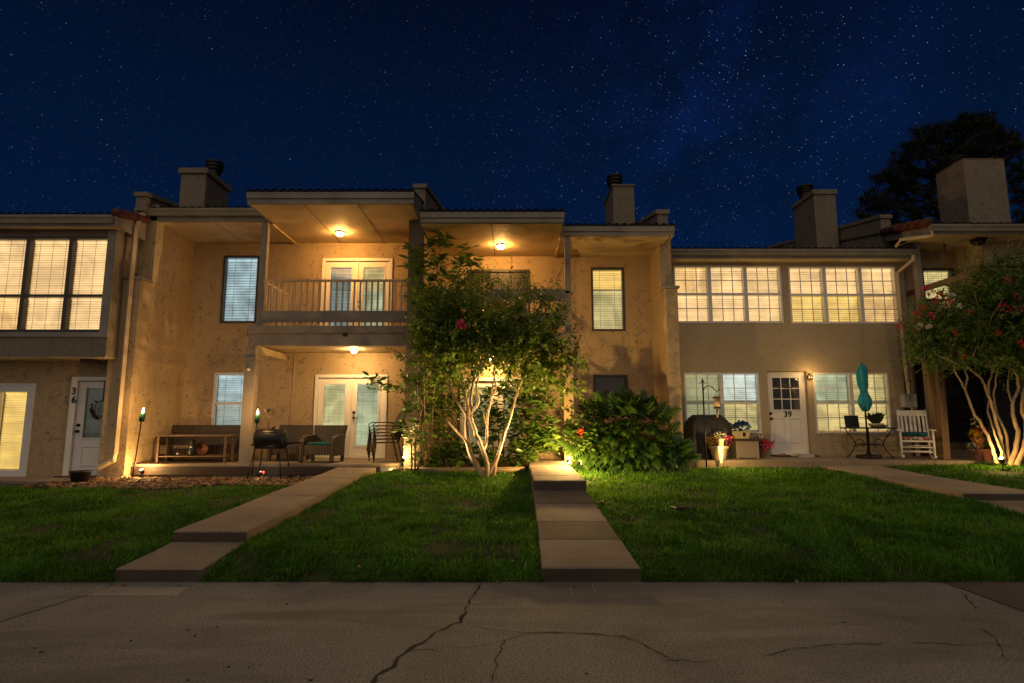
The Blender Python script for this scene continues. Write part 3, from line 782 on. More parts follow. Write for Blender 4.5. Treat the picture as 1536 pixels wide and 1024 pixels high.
def window(house, r, Y, frame, cells, rows=(1.0,), muntin=None, fw=.045, mull=.07, inset=.03, proud=.015, rail=.05, casing=None, cords=2, label=None, munt_r=.010, pitch=.05):
    """cells[row][col] = (blind material, backing material); rows from the top, as shares of the height"""
    x0, x1, z0, z1 = r
    mb = MB(); y0, y1 = Y-proud, Y+.09
    mb.box(x0, x0+fw, y0, y1, z0, z1); mb.box(x1-fw, x1, y0, y1, z0, z1)
    mb.box(x0+fw, x1-fw, y0, y1, z1-fw, z1); mb.box(x0+fw, x1-fw, y0, y1, z0, z0+fw)
    nc = len(cells[0]); iw = (x1-x0-2*fw-(nc-1)*mull)/nc
    tot = z1-z0-2*fw; zt = z1-fw; spans = []
    for i, s in enumerate(rows):
        zb = zt-tot*s; spans.append((zb+(rail/2 if i < len(rows)-1 else 0), zt-(rail/2 if i else 0))); zt = zb
    for c in range(1, nc):
        xm = x0+fw+c*iw+(c-1)*mull; mb.box(xm, xm+mull, y0+.004, y1, z0+fw, z1-fw)
    for c in range(nc):
        a = x0+fw+c*(iw+mull)
        for i in range(len(rows)-1):
            zr = spans[i][0]-rail; mb.box(a, a+iw, y0+.007, y1, zr, zr+rail)
        if muntin:
            for s0, s1 in spans:
                for k in range(1, muntin[0]): xm = a+iw*k/muntin[0]; mb.box(xm-munt_r, xm+munt_r, Y+.030, Y+.042, s0, s1)
                for k in range(1, muntin[1]): zm = s0+(s1-s0)*k/muntin[1]; mb.box(a, a+iw, Y+.031, Y+.041, zm-munt_r, zm+munt_r)
    w = mb.build('window', M[frame], house, label=label)
    if casing:
        cw, cm = casing; m = MB()
        m.box(x0-cw, x0-.001, Y-.03, Y+.01, z0-cw, z1+cw); m.box(x1+.001, x1+cw, Y-.03, Y+.01, z0-cw, z1+cw)
        m.box(x0-.001, x1+.001, Y-.028, Y+.01, z1+.001, z1+cw); m.box(x0-.001, x1+.001, Y-.036, Y+.01, z0-cw, z0-.001)
        m.build('casing', M[cm], w)
    for i, (s0, s1) in enumerate(spans):
        for c in range(nc):
            a = x0+fw+c*(iw+mull); bm, gm = cells[i][c]
            blind_set(w, a, a+iw, s0, s1, Y+.12, bm, gm, cords, pitch)
    m = MB()
    for s0, s1 in spans:
        for c in range(nc):
            a = x0+fw+c*(iw+mull); m.add([(a,Y+.055,s0),(a+iw,Y+.055,s0),(a+iw,Y+.055,s1),(a,Y+.055,s1)], [(0,1,2,3)])
    m.build('pane', M['glass'], w)
    return w
def tiles(x0, x1, y0, z0, y1, z1, pitch=.17):
    """barrel tiles running up the slope, open ends showing along the eave"""
    mb = MB(); n = max(1, round((x1-x0)/pitch)); p = (x1-x0)/n; k = 7
    prof = []
    for i in range(n):
        for j in range(k):
            a = PI*j/(k-1); prof.append((x0+p*(i+.5)-p*.40*math.cos(a), .045*math.sin(a)))
    vs = []
    for x, h in prof: vs += [(x, y0, z0+h), (x, y1, z1+h)]
    fs = [(2*i, 2*i+2, 2*i+3, 2*i+1) for i in range(len(prof)-1)]
    mb.add(vs, fs, False)
    for i in range(n):      # butt ends: mortar-filled
        ids = [(x, y0+.03, z0+h*.85) for x, h in prof[i*k:(i+1)*k]]
        mb.add(ids, [tuple(range(k))])
    return mb
def rake_tiles(mb, x, y0, z0, y1, z1, r=.10, step=.34):
    L = math.hypot(y1-y0, z1-z0); n = int(L/step)
    for i in range(n):
        a = i/n; b = (i+1.12)/n
        p = Vector((x, y0+(y1-y0)*a, z0+(z1-z0)*a+.02)); q = Vector((x, y0+(y1-y0)*b, z0+(z1-z0)*b-.01))
        mb.tube([p, q], [r*1.12, r*.92], 10)
    return mb
def fascia(mb, x0, x1, Y, z0, z1, back=.05, split=.45):
    zm = z0+(z1-z0)*split
    mb.box(x0, x1, Y, Y+back, z0, zm-.004); mb.box(x0-.01, x1+.01, Y-.03, Y+back-.002, zm, z1)
    return mb
def gutter_mesh(x0, x1, Y, z1, h=.13, d=.12):
    """K-style gutter: profile swept along X with closed ends"""
    mb = MB()
    pr = [(Y, z1), (Y-d*.18+.0, z1-.012), (Y-d, z1-.002), (Y-d, z1-h*.30), (Y-d*.78, z1-h*.62), (Y-d*.72, z1-h), (Y, z1-h)]
    mb.prismx(pr, x0, x1); return mb
def roofset(house, x0, x1, ye, zb, zt, yb, slope=.2, gut=False, sides=(0,0), matf='trim', tile='tile'):
    """eave board, tiled slope behind it and its soffit"""
    m = MB(); fascia(m, x0, x1, ye, zb, zt)
    for s, x in ((sides[0], x0), (sides[1], x1)):
        if s:
            xa, xb = (x, x+.05) if x == x0 else (x-.05, x)
            m.prismx([(ye+.051, zb), (ye+s, zb), (ye+s, zt+slope*s), (ye+.051, zt)], xa, xb)
    m.build('fascia', M[matf], house, bevel=.004)
    tiles(x0-.03, x1+.03, ye-.06, zt+.012, yb, zt+.012+slope*(yb-ye+.06)).build('roof', M[tile], house)
def soffit(house, x0, x1, y0, y1, z, seams=True, mat='soffit'):
    m = MB(); m.box(x0, x1, y0, y1, z, z+.03); o = m.build('soffit', M[mat], house)
    if seams:
        s = MB(); n = max(1, round((x1-x0)/1.22))
        for i in range(1, n):
            xm = x0+(x1-x0)*i/n; s.box(xm-.008, xm+.008, y0+.02, y1-.02, z-.004, z-.001)
        s.build('seam_strip', M['seam'], o)
    return o
def chimney(house, x0, x1, y0, y1, z0, z1, cap=.14, capx=.05, flue=None, mat='stucco_grey'):
    m = MB(); m.box(x0, x1, y0, y1, z0, z1-cap-.001)
    c = m.build('chimney', M[mat], house, bevel=.012)
    m = MB(); m.box(x0-capx, x1+capx, y0-capx, y1+capx, z1-cap, z1); m.build('cap', M[mat], c, bevel=.012)
    if flue:
        fx, fy, r, h = flue
        m = MB(); m.lathe((fx, fy, z1+.001), [(r*.82,0),(r*.82,h*.42),(r*1.0,h*.44),(r*1.08,h*.5),(r*1.08,h*.54),(r*.9,h*.56),(r*.9,h*.62),(r*1.12,h*.66),(r*1.12,h*.72),(r*.92,h*.75),(r*.92,h*.8),(r*1.1,h*.84),(r*1.1,h*.93),(r*.5,h)], 20, smooth=False)
        m.build('flue', M['flue'], c)
    return c
def parapet(house, x0, x1, y0, y1, z0, zf, slope, name='parapet', mat='stucco_grey'):
    m = MB(); zb = zf+slope*(y1-y0)
    m.prismx([(y0, z0), (y1, z0), (y1, zb-.1), (y0, zf-.1)], x0, x1)
    p = m.build(name, M[mat], house, bevel=.01)
    m = MB(); m.prismx([(y0-.04, zf-.098), (y1, zb-.098), (y1, zb), (y0-.04, zf)], x0-.035, x1+.035); m.build('coping', M[mat], p, bevel=.008)
    return p
def downspout(house, pts, w=.075, mat='downspout'):
    m = MB(); m.tube(pts, w*.62, 4, smooth=False)
    for i in range(1, len(pts)-1): m.ball(pts[i], w*.60, 8, 6)
    return m.build('downspout', M[mat], house)
def raised_panel(m, x0, x1, z0, z1, y, w=.022):
    m.box(x0, x1, y-.016, y, z0, z0+w); m.box(x0, x1, y-.016, y, z1-w, z1)
    m.box(x0, x0+w, y-.016, y, z0+w, z1-w); m.box(x1-w, x1, y-.016, y, z0+w, z1-w)
    m.box(x0+w*2.2, x1-w*2.2, y-.006, y, z0+w*2.2, z1-w*2.2)
def knob_set(parent, x, z, y, mat='bronze_lamp', lever=0):
    m = MB(); m.lathe((x, y-.045, z+.13), [(.014,0),(.032,.006),(.032,.03),(.034,.044)], 14, 'y'); m.build('deadbolt', M[mat], parent, world=False)
    m = MB(); m.lathe((x, y-.03, z), [(.012,-.01),(.034,.01),(.034,.029)], 14, 'y')
    if lever: m.tube([(x,y-.03,z),(x,y-.06,z),(x+lever*.11,y-.06,z-.004)], .010, 8)
    else: m.ball((x, y-.058, z), .032)
    m.build('handle', M[mat], parent, world=False)
def french(house, r, Y, blinds, name='door', handle_leaf=1, lever=1):
    x0, x1, z0, z1 = r; cw = .075
    m = MB(); m.box(x0, x0+cw, Y-.035, Y+.1, z0, z1); m.box(x1-cw, x1, Y-.035, Y+.1, z0, z1); m.box(x0+cw, x1-cw, Y-.035, Y+.1, z1-cw, z1)
    m.box(x0+cw, x1-cw, Y-.05, Y+.1, z0, z0+.04)
    m.build('door_frame', M['white'], house, bevel=.006)
    xm = (x0+x1)/2; leaves = [(x0+cw+.004, xm-.012), (xm+.012, x1-cw-.004)]
    m = MB(); m.box(xm-.022, xm+.022, Y-.012, Y+.02, z0+.05, z1-cw-.004); m.build('astragal', M['white'], house, bevel=.004)
    for i, (a, b) in enumerate(leaves):
        zb, zt = z0+.045, z1-cw-.006; st = .125
        m = MB(); yb = Y+.012
        m.box(a, a+st, yb, yb+.045, zb, zt); m.box(b-st, b, yb, yb+.045, zb, zt)
        m.box(a+st, b-st, yb, yb+.045, zt-.14, zt); m.box(a+st, b-st, yb, yb+.045, zb, zb+.24)
        g = .03
        m.box(a+st-g, a+st+.012, yb-.012, yb, zb+.24-g, zt-.14+g); m.box(b-st-.012, b-st+g, yb-.012, yb, zb+.24-g, zt-.14+g)
        m.box(a+st+.012, b-st-.012, yb-.012, yb, zt-.152, zt-.14+g); m.box(a+st+.012, b-st-.012, yb-.012, yb, zb+.24-g, zb+.252)
        d = m.build(name, M['white'], house, bevel=.004)
        rows = blinds[i]; zz0, zz1 = zb+.24, zt-.14; tot = zz1-zz0; top = zz1
        for mat, gp, s in rows:
            blind_set(d, a+st, b-st, top-tot*s, top, yb+.055, mat, gp, 2, .036, 'white_frame'); top -= tot*s
        m = MB(); m.add([(a+st,yb+.02,zz0),(b-st,yb+.02,zz0),(b-st,yb+.02,zz1),(a+st,yb+.02,zz1)], [(0,1,2,3)]); m.build('pane', M['glass'], d)
        if i == handle_leaf: knob_set(d, a+.07, z0+.96, yb, lever=lever)
def text(parent, body, size, loc, mat, ext=.006, bold=.012):
    c = bpy.data.curves.new('house_number', 'FONT'); c.body = body; c.size = size; c.extrude = ext; c.offset = bold*size; c.align_x = 'CENTER'
    c.fill_mode = 'BOTH'
    t = bpy.data.objects.new('tmp_text', c); COL.objects.link(t)
    dg = bpy.context.evaluated_depsgraph_get(); me = bpy.data.meshes.new_from_object(t.evaluated_get(dg))
    bpy.data.objects.remove(t)
    o = bpy.data.objects.new('house_number', me); COL.objects.link(o); me.materials.clear(); me.materials.append(mat)
    o.rotation_euler = (PI/2, 0, 0); o.parent = parent
    o.location = Vector(loc)-(parent.location if parent.parent is None else Vector((0,0,0)))
    return o

# ================================================================== townhouse 37 (grill patio, upper balcony)
h37 = thing('townhouse', 'tan stucco townhouse with an upper balcony over the wicker seat patio', 'townhouse', (-5.2, YW, .5), 0, 'row of attached townhouses')
XL, XR = -7.97, -2.28
wA = rect(333, 384, 387, 485, YW); wB = rect(319, 558, 372, 650, YW); wB = (wB[0], wB[0]+.86, wB[2], wB[3])
dA = rect(482, 388, 588, 500, YW); dA = (dA[0], dA[1], 3.42, dA[3]); dB = rect(471, 561, 580, 686, YW); dB = (dB[0], dB[1], Z37+.01, dB[3])
m = MB(); wall_holes(m, XL, XR, .3, 6.6, YW, [wA, wB, dA, dB])
m.box(XL, XR, YW+.5, YW+.6, .3, 6.6)
m.build('wall', M['stucco'], h37)
m = MB()      # party wall beside the low stoop: forward part, capped, then set back
m.box(-8.53, XL, 12.35, YW+.3, .1, 4.62)
m.box(-8.33, XL, 12.75, YW+.3, 4.62, 6.42)
p = m.build('party_wall', M['stucco'], h37, bevel=.012)
m = MB(); m.box(-8.56, XL+.03, 12.31, 12.75, 4.62, 4.67); m.build('cap', M['trim'], p, bevel=.006)
m = MB()      # pillar between the two balconies
m.box(XR, -1.93, 12.55, YW+.3, .3, 6.0)
m.build('pillar', M['stucco_grey'], h37, bevel=.01)
window(h37, wA, YW, 'bronze_frame', [[('b_cool', 'gap_cool')]], fw=.05, cords=2, pitch=.068, label='tall dark framed window with cool lit blind')
window(h37, wB, YW, 'white_frame', [[('b_cool', 'gap_cool')], [('b_teal', 'gap_cool')]], rows=(.5, .5), fw=.055, pitch=.045, label='white framed window behind the wicker sofa')
french(h37, dA, YW, [[('b_slate','gap_cool',.35),('b_teal','gap_cool',.65)], [('b_straw','gap_dim',.36),('b_sage','gap_dim',.64)]], lever=0)
french(h37, dB, YW, [[('b_green','gap_dim',1)], [('b_sage','gap_dim',1)]])
# left lean-over eave and projecting balcony roof
za, zb_ = PZ(332, 12.75), PZ(315, 12.75)
roofset(h37, -8.42, -5.42, 12.75, za, zb_, 22, .2)
gutter_mesh(-8.42, -5.46, 12.72, zb_-.01, .15, .12).build('gutter', M['gutter'], h37)
za2, zb2 = PZ(306, 11.6), PZ(289, 11.6)
roofset(h37, -5.44, -2.02, 11.6, za2, zb2, 22, .2, sides=(1.3, 1.0))
zs = PZ(364, YW)
soffit(h37, XL, -5.45, 12.80, YW, zs)
soffit(h37, -5.39, -2.07, 11.65, YW, zs-.02)
m = MB(); m.box(-5.445, -5.395, 12.82, YW, zs-.055, zs+.2); m.build('trim_board', M['soffit'], h37)
parapet(h37, -2.24, -1.98, 12.9, 21, 5.9, PZ(277, 12.9), .2)
parapet(h37, -8.33, -8.10, 12.5, 20, 6.2, PZ(289, 12.5), .15)
chimney(h37, -8.08, -7.46, 13.7, 14.85, 6.2, PZ(253, 13.7), flue=(-7.62, 14.35, .19, .48))
# balcony
zf0, zf1 = PZ(518, 12.66), PZ(490, 12.66)
m = MB(); m.box(-5.62, XR-.002, 12.72, YW-.003, zf0+.04, zf1-.02)
bal = m.build('balcony', M['soffit'], h37)
m = MB(); m.box(-5.70, XR+.0, 12.62, 12.718, zf0, PZ(500, 12.66)-.003); m.build('beam', M['balcony_paint'], bal, bevel=.006)
m = MB(); m.box(-5.72, XR+.0, 12.57, 12.73, PZ(500, 12.66), zf1); m.build('ledge_board', M['balcony_paint'], bal, bevel=.006)
m = MB(); m.prismx([(12.72, zf0-.0), (YW-.01, zf0-.0), (YW-.01, zf0-.14), (13.1, zf0-.14)], -5.62, -5.5); m.build('side_beam', M['soffit'], bal)
zr0, zr1, zt = PZ(484, 12.66), PZ(467, 12.66), PZ(420, 12.66)
m = MB(); m.box(-5.46, XR-.003, 12.62, 12.66, zr0, zr1); m.build('rail_board', M['balcony_paint'], bal, bevel=.005)
m = MB(); m.box(-5.46, XR-.003, 12.62, 12.70, zt-.045, zt); m.build('top_rail', M['rail_paint'], bal, bevel=.006)
m = MB(); m.box(-5.53, -5.47, 12.75, YW-.004, zt-.045, zt); m.build('top_rail', M['rail_paint'], bal, bevel=.006)
for i in range(25):
    x = -5.40+i*.129
    m = MB(); m.box(x-.017, x+.017, 12.665, 12.70, zf1+.0, zt-.046); m.build('baluster', M['rail_paint'], bal)
for i in range(9):
    y = 12.9+i*.155
    m = MB(); m.box(-5.517, -5.483, y-.017, y+.017, zf1, zt-.046); m.build('baluster', M['rail_paint'], bal)
m = MB(); m.box(-5.60, -5.465, 12.72, 12.85, zf1, zs-.02); m.build('post', M['trim'], h37, bevel=.006)
m = MB(); m.box(-5.80, -5.57, 12.70, 12.93, Z37+.001, zf0-.001); m.box(-5.83, -5.54, 12.67, 12.96, zf0-.28, zf0-.24)
m.build('column', M['trim'], h37, bevel=.006)
x0 = PX(517, 500, 12.56)
for k in range(3):
    pass
m = MB(); m.box(x0-.045, x0+.045, 12.59, 12.618, PZ(505, 12.6), PZ(498, 12.6)+.0); m.build('address_plate', M['metal_black'], h37)
downspout(h37, [(-8.20,12.62,zb_-.16),(-8.20,12.5,zb_-.22),(-8.14,12.30,zb_-.55),(-8.14,12.28,.98),(-8.14,12.24,.82),(-8.42,12.22,.66)], .085)
m = MB(); a = Vector((-5.69, 12.68, PZ(553, 12.68))); m.ball(a, .035, 10, 8); m.tube([a, a+Vector((0,.03,.04))], .018, 8)
tag(m.build('security_camera', M['white_frame']), 'small white dome camera on the patio column', 'camera')
a = P3(404, 614, YW-.02)
m = MB(); m.box(a.x-.09, a.x-.03, YW-.09, YW-.002, a.z-.05, a.z+.03); m.tube([a+Vector((-.06,-.05,0)), a+Vector((.1,-.1,.03)), a+Vector((.13,-.1,-.03))], .02, 8); m.tube([a+Vector((.02,-.05,0)), a+Vector((.02,-.06,-.5))], .012, 6)
m.build('hose_tap', M['galv'], h37)

m = MB(); a = Vector((-5.76, 12.655, zf1-.06)); m.tube([a, a+Vector((.02,-.02,-.12)), a+Vector((.10,-.03,-.24)), a+Vector((.12,-.02,-.34)), a+Vector((.04,-.01,-.30))], .008, 6); m.tube([a+Vector((.0,0,0)), a+Vector((.14,-.02,-.02)), a+Vector((.20,-.02,-.30))], .006, 6); m.build('cable', M['plastic_black'], h37)
m = MB(); a = P3(438, 600, YW-.012); m.tube([(a.x,YW-.012,zf0-.02),(a.x+.02,YW-.012,2.4),(a.x-.01,YW-.012,1.6),(a.x+.01,YW-.012,.85)], .009, 6); m.build('cable', M['downspout'], h37)
# ================================================================== townhouse 38 (crape myrtle in front)
h38 = thing('townhouse', 'tan stucco townhouse behind the crape myrtle with a dark upper door', 'townhouse', (.7, YW, .5), 0, 'row of attached townhouses')
X0, X1 = -1.93, 3.44
wC = rect(887, 402, 937, 497, YW); wD = rect(890, 561, 942, 604, YW)
dC = rect(700, 405, 795, 520, YW); dC = (dC[0], dC[1], 3.05, dC[3]); dD = rect(690, 566, 800, 690, YW); dD = (dD[0], dD[1], .74, dD[3])
m = MB(); wall_holes(m, X0, X1, .3, 6.2, YW, [wC, wD, dC, dD]); m.box(X0, X1, YW+.5, YW+.6, .3, 6.2); m.build('wall', M['stucco'], h38)
window(h38, wC, YW, 'bronze_frame', [[('b_yellow','gap_amber')],[('b_straw','gap_dim')]], rows=(.34,.66), rail=.004, fw=.05, pitch=.045, label='tall dark framed window lit yellow')
window(h38, wD, YW, 'bronze_frame', [[('b_dark','room_dark')]], fw=.05, pitch=.05, label='unlit window behind the lobed leaf plant')
# dark wood double door above
x0, x1, z0, z1 = dC; xm = (x0+x1)/2
m = MB(); m.box(x0, x0+.06, YW-.02, YW+.1, z0, z1); m.box(x1-.06, x1, YW-.02, YW+.1, z0, z1); m.box(x0+.06, x1-.06, YW-.02, YW+.1, z1-.06, z1); m.build('door_frame', M['door_dark'], h38, bevel=.005)
for a, b in ((x0+.062, xm-.005), (xm+.005, x1-.062)):
    m = MB(); m.box(a, b, YW+.03, YW+.075, z0+.02, z1-.062)
    for c, d in ((z1-.72, z1-.18), (z0+1.0, z1-.8), (z0+.15, z0+.9)): raised_panel(m, a+.1, b-.1, c, d, YW+.03, .035)
    d_ = m.build('door', M['door_dark'], h38, bevel=.004); knob_set(d_, (b-.06 if a < xm-.3 else a+.06), z0+1.0, YW+.03)
french(h38, dD, YW, [[('cream_glow','gap_dim',1)], [('cream_glow','gap_dim',1)]])
za, zb_ = PZ(354, 12.7), PZ(340, 12.7)
roofset(h38, 1.05, 3.62, 12.7, za, zb_, 22, .2, sides=(0, 1.2))
za2, zb2 = PZ(334, 11.8), PZ(319, 11.8)
roofset(h38, -1.90, 1.08, 11.8, za2, zb2, 22, .2, sides=(0, 1.0))
zs = PZ(384, YW)
soffit(h38, 1.12, X1+.1, 12.75, YW, zs, seams=False)
soffit(h38, -1.9, 1.06, 11.85, YW, zs-.02)
m = MB(); m.box(1.065, 1.115, 12.72, YW, zs-.055, zs+.2); m.build('trim_board', M['soffit'], h38)
m = MB(); m.box(X1, 3.72, 12.95, YW+.3, .3, 4.55); m.box(X1, 3.72, 13.35, YW+.3, 4.55, 6.0)
p = m.build('party_wall', M['stucco'], h38, bevel=.012)
m = MB(); m.box(X1-.03, 3.76, 12.91, 13.35, 4.55, 4.60); m.build('cap', M['trim'], p, bevel=.006)
parapet(h38, 3.26, 3.50, 12.72, 20, 5.7, PZ(315, 12.7), .2)
chimney(h38, 2.56, 3.10, 14.3, 15.6, 5.8, PZ(277, 14.3), cap=.05, capx=.03, flue=(2.72, 14.9, .19, .5))
# balcony 38: mostly behind the tree
zf0 = PZ(528, 12.66); zf1 = PZ(500, 12.66)
m = MB(); m.box(X0, 1.32, 12.72, YW-.003, zf0+.03, zf1-.02); bal = m.build('balcony', M['soffit'], h38)
m = MB(); m.box(X0, 1.36, 12.62, 12.718, zf0, zf1); m.build('beam', M['balcony_paint'], bal, bevel=.006)
for a, b in ((452, 434), (490, 470)):
    m = MB(); m.box(X0, 1.17, 12.62, 12.66, PZ(a, 12.64), PZ(b, 12.64)); m.build('rail_board', M['balcony_paint'], bal, bevel=.005)
for i in range(20):
    x = X0+.1+i*.155
    m = MB(); m.box(x-.017, x+.017, 12.662, 12.70, zf1, PZ(436, 12.66)); m.build('baluster', M['rail_paint'], bal)
m = MB(); m.box(1.15, 1.27, 12.72, 12.94, PZ(436,12.7)-.06, PZ(436,12.7)); m.box(1.17, 1.25, 12.94, YW-.01, PZ(436,12.7)-.05, PZ(436,12.7)-.005); m.build('top_rail', M['rail_paint'], bal)
m = MB(); m.box(1.172, 1.30, 12.72, 12.85, zf1, zs-.02); m.build('post', M['trim'], h38, bevel=.006)
m = MB(); m.box(1.12, 1.33, 12.73, 12.94, .5, zf0-.001); m.build('column', M['stucco'], h38, bevel=.008)
m = MB(); m.box(.30, 1.12, 12.95, YW-.06, .55, .745); m.build('doorstep', M['concrete'], h38, bevel=.01)
m = MB(); m.box(.2, 1.119, 13.75, 13.9, .746, zf0+.03); m.build('porch_wall', M['stucco'], h38, bevel=.008)

# ================================================================== townhouse 39
h39 = thing('townhouse', 'plain tan townhouse with two rows of lit gridded windows and door 39', 'townhouse', (6.7, YW, .6), 0, 'row of attached townhouses')
X0, X1 = 3.72, 9.75
wE = rect(1011, 399, 1173, 485, YW); wF = rect(1184, 400, 1346, 486, YW); wG = rect(1027, 558, 1140, 649, YW); wH = rect(1222, 558, 1335, 649, YW)
dE = rect(1154, 556, 1214, 683, YW); dE = (dE[0], dE[1], Z39+.035, dE[3])
m = MB(); wall_holes(m, X0, X1, .5, 5.75, YW, [wE, wF, wG, wH, dE]); m.box(X0, X1, YW+.5, YW+.6, .5, 5.75); m.build('wall', M['stucco_smooth'], h39)
P_ = ('b_peach','gap_amber'); A_ = ('b_amber','gap_amber'); Y_ = ('b_yellow','gap_amber')
kw = dict(rows=(.5,.5), muntin=(3,2), fw=.04, mull=.085, cords=0, pitch=.05)
window(h39, wE, YW, 'white_frame', [[A_, P_, P_], [P_, P_, P_]], label='upper window triple lit amber, nearer the covered grill', **kw)
window(h39, wF, YW, 'white_frame', [[P_, P_, P_], [Y_, Y_, A_]], label='upper window triple with yellow lower panes above the umbrella', **kw)
window(h39, wG, YW, 'white_frame', [[('b_olive','gap_dim'), ('b_white','gap_dim')], [('b_olive','gap_dim'), ('b_straw','gap_dim')]], label='double window behind the covered grill', **kw)
window(h39, wH, YW, 'white_frame', [[('b_sage','gap_dim'), ('b_straw','gap_dim')], [('b_straw','gap_amber'), ('b_straw','gap_amber')]], label='double window behind the teal umbrella', **kw)
# entry door
x0, x1, z0, z1 = dE; yd = YW+.10
g0, g1, gz0, gz1 = x0+.15, x1-.16, z0+(z1-z0)*.535, z1-.15
m = MB(); m.box(x0+.01, g0, yd, yd+.045, z0, z1-.01); m.box(g1, x1-.01, yd, yd+.045, z0, z1-.01); m.box(g0, g1, yd, yd+.045, gz1, z1-.01); m.box(g0, g1, yd, yd+.045, z0, gz0)
fr = .025
m.box(g0-fr, g0+.004, yd-.012, yd, gz0-fr, gz1+fr); m.box(g1-.004, g1+fr, yd-.012, yd, gz0-fr, gz1+fr); m.box(g0+.004, g1-.004, yd-.012, yd, gz1-.004, gz1+fr); m.box(g0+.004, g1-.004, yd-.012, yd, gz0-fr, gz0+.004)
for k in (1,2):
    xm = g0+(g1-g0)*k/3; m.box(xm-.011, xm+.011, yd+.0, yd+.012, gz0, gz1)
    zm = gz0+(gz1-gz0)*k/3; m.box(g0, g1, yd+.001, yd+.011, zm-.011, zm+.011)
pw = (x1-x0-.14*3)/2
for k in range(2): raised_panel(m, x0+.14+k*(pw+.12), x0+.14+k*(pw+.12)+pw, z0+.28, z0+.28+(z1-z0)*.30, yd, .02)
d39 = m.build('door', M['white'], h39, bevel=.003)
m = MB(); m.add([(g0,yd+.018,gz0),(g1,yd+.018,gz0),(g1,yd+.018,gz1),(g0,yd+.018,gz1)], [(0,1,2,3)]); m.build('pane', M['glass'], d39)
m = MB(); m.add([(g0,yd+.3,gz0-.2),(g1,yd+.3,gz0-.2),(g1,yd+.3,gz1+.1),(g0,yd+.3,gz1+.1)], [(0,1,2,3)]); m.build('dark_room', M['room_dark'], d39)
knob_set(d39, x0+.065, z0+(z1-z0)*.475-.1, yd)
t39 = text(d39, '39', .20, ((x0+x1)/2+.005+6.7-6.7, yd-.004, z0+(z1-z0)*.465-.03), M['metal_black'])
m = MB(); m.box(x0-.02, x1+.03, YW-.30, YW+.14, Z39+.001, Z39+.034); m.build('sill', M['wood_brown'], h39, bevel=.004)
za, zb_ = PZ(384, 13.85), PZ(375, 13.85)
m = MB(); m.box(3.50, 9.82, 13.9, 13.95, za-.06, zb_); m.build('fascia', M['trim'], h39)
gutter_mesh(3.50, 9.84, 13.9, zb_, .14, .13).build('gutter', M['gutter'], h39)
soffit(h39, X0, 9.8, 13.95, YW, za-.05, seams=False)
tiles(3.50, 9.84, 13.82, zb_+.012, 22, zb_+.012+.17*8.2).build('roof', M['tile'], h39)
m = MB(); rake_tiles(m, 3.52, 13.85, zb_+.06, 16, zb_+.06+.17*2.1, .08); m.build('rake_tile', M['tile_red'], h39)
parapet(h39, 9.62, 9.88, 14.8, 21.5, 5.6, PZ(323, 14.8), .175)
yc = 16.6; cx_a, cx_b = PX(1223, 330, yc), PX(1256, 330, yc)
chimney(h39, cx_a, cx_b, yc, yc+1.25, 5.9, PZ(285, yc), cap=.15, capx=.04, flue=(cx_a+.15, yc+.75, .22, .42))
downspout(h39, [(3.66,13.84,zb_-.13),(3.66,13.84,zb_-.22),(3.80,14.2,zb_-.50),(3.80,14.22,4.7)], .07)
downspout(h39, [(9.72,13.84,zb_-.13),(9.72,13.86,zb_-.24),(9.52,14.2,zb_-.5),(9.52,14.21,3.2),(9.60,14.20,1.35)], .085)
m = MB(); a = P3(1214, 564, YW-.03); m.box(a.x-.055, a.x+.055, YW-.09, YW-.001, a.z-.06, a.z+.03); m.ball((a.x, YW-.05, a.z+.055), .025, 8, 6)
fl = m.build('porch_lamp', M['bronze_lamp']); tag(fl, 'small dark twin lamp on the wall between door 39 and window', 'wall lamp')
for s in (-1, 1):
    m = MB(); m.ball((a.x+s*.026, YW-.092, a.z-.02), .013, 8, 6); m.build('bulb', mk_emit('bulb_glow', (1,.75,.45), 3), fl)  # glow given to the bulbs along with the added wall light
point('door_wall_fill', (a.x+.0, YW-.30, a.z+.02), 9.0, (1,.60,.22), .08)  # added light to warm the wall round the door; the lamp looks unlit
m = MB(); a = P3(1363, 600, YW-.1); m.box(a.x-.14, a.x+.14, YW-.16, YW-.002, a.z-.15, a.z+.15); m.box(a.x-.15, a.x+.15, YW-.17, YW-.161, a.z-.16, a.z+.16)
mt = m.build('meter_box', M['meter'], bevel=.012); tag(mt, 'pale grey meter box on the wall above the white rocking chair', 'meter box')
m = MB(); m.box(a.x-.05, a.x+.09, YW-.12, YW-.002, a.z-.32, a.z-.17); m.tube([(a.x-.02,YW-.06,a.z+.15),(a.x-.02,YW-.05,a.z+1.9)], .018, 8); m.tube([(a.x+.05,YW-.06,a.z-.3),(a.x+.05,YW-.05,Z39)], .018, 8)
m.build('conduit', M['metal_brown'], mt)

# ================================================================== townhouse 36 (left edge)
h36 = thing('townhouse', 'townhouse with an enclosed upper sunroom, wide lit blinds and door 36', 'townhouse', (-11, 12.65, .4), 0, 'row of attached townhouses')
YB, YL = 12.0, 12.65
wI = rect(-30, 355, 167, 499, YB); wJ = rect(-60, 577, 44, 714, YL); dF = rect(104, 570, 160, 716, YL); dF = (dF[0], -8.36, Z36+.02, dF[3])
zbt = PZ(534, YB)
za, zb_ = PZ(338, 11.7), PZ(324, 11.7)
m = MB(); wall_holes(m, -16, -8.335, zbt, za+.05, YB, [wI]); m.box(-8.42, -8.336, YB+.001, 13.2, zbt, za+.05); m.box(-16, -8.335, YB+.5, YB+.6, zbt, za); m.build('sunroom_wall', M['stucco_grey'], h36)
m = MB(); m.box(-16, -8.34, YB+.002, YL+.1, zbt-.02, zbt-.001); m.build('soffit', M['soffit'], h36)
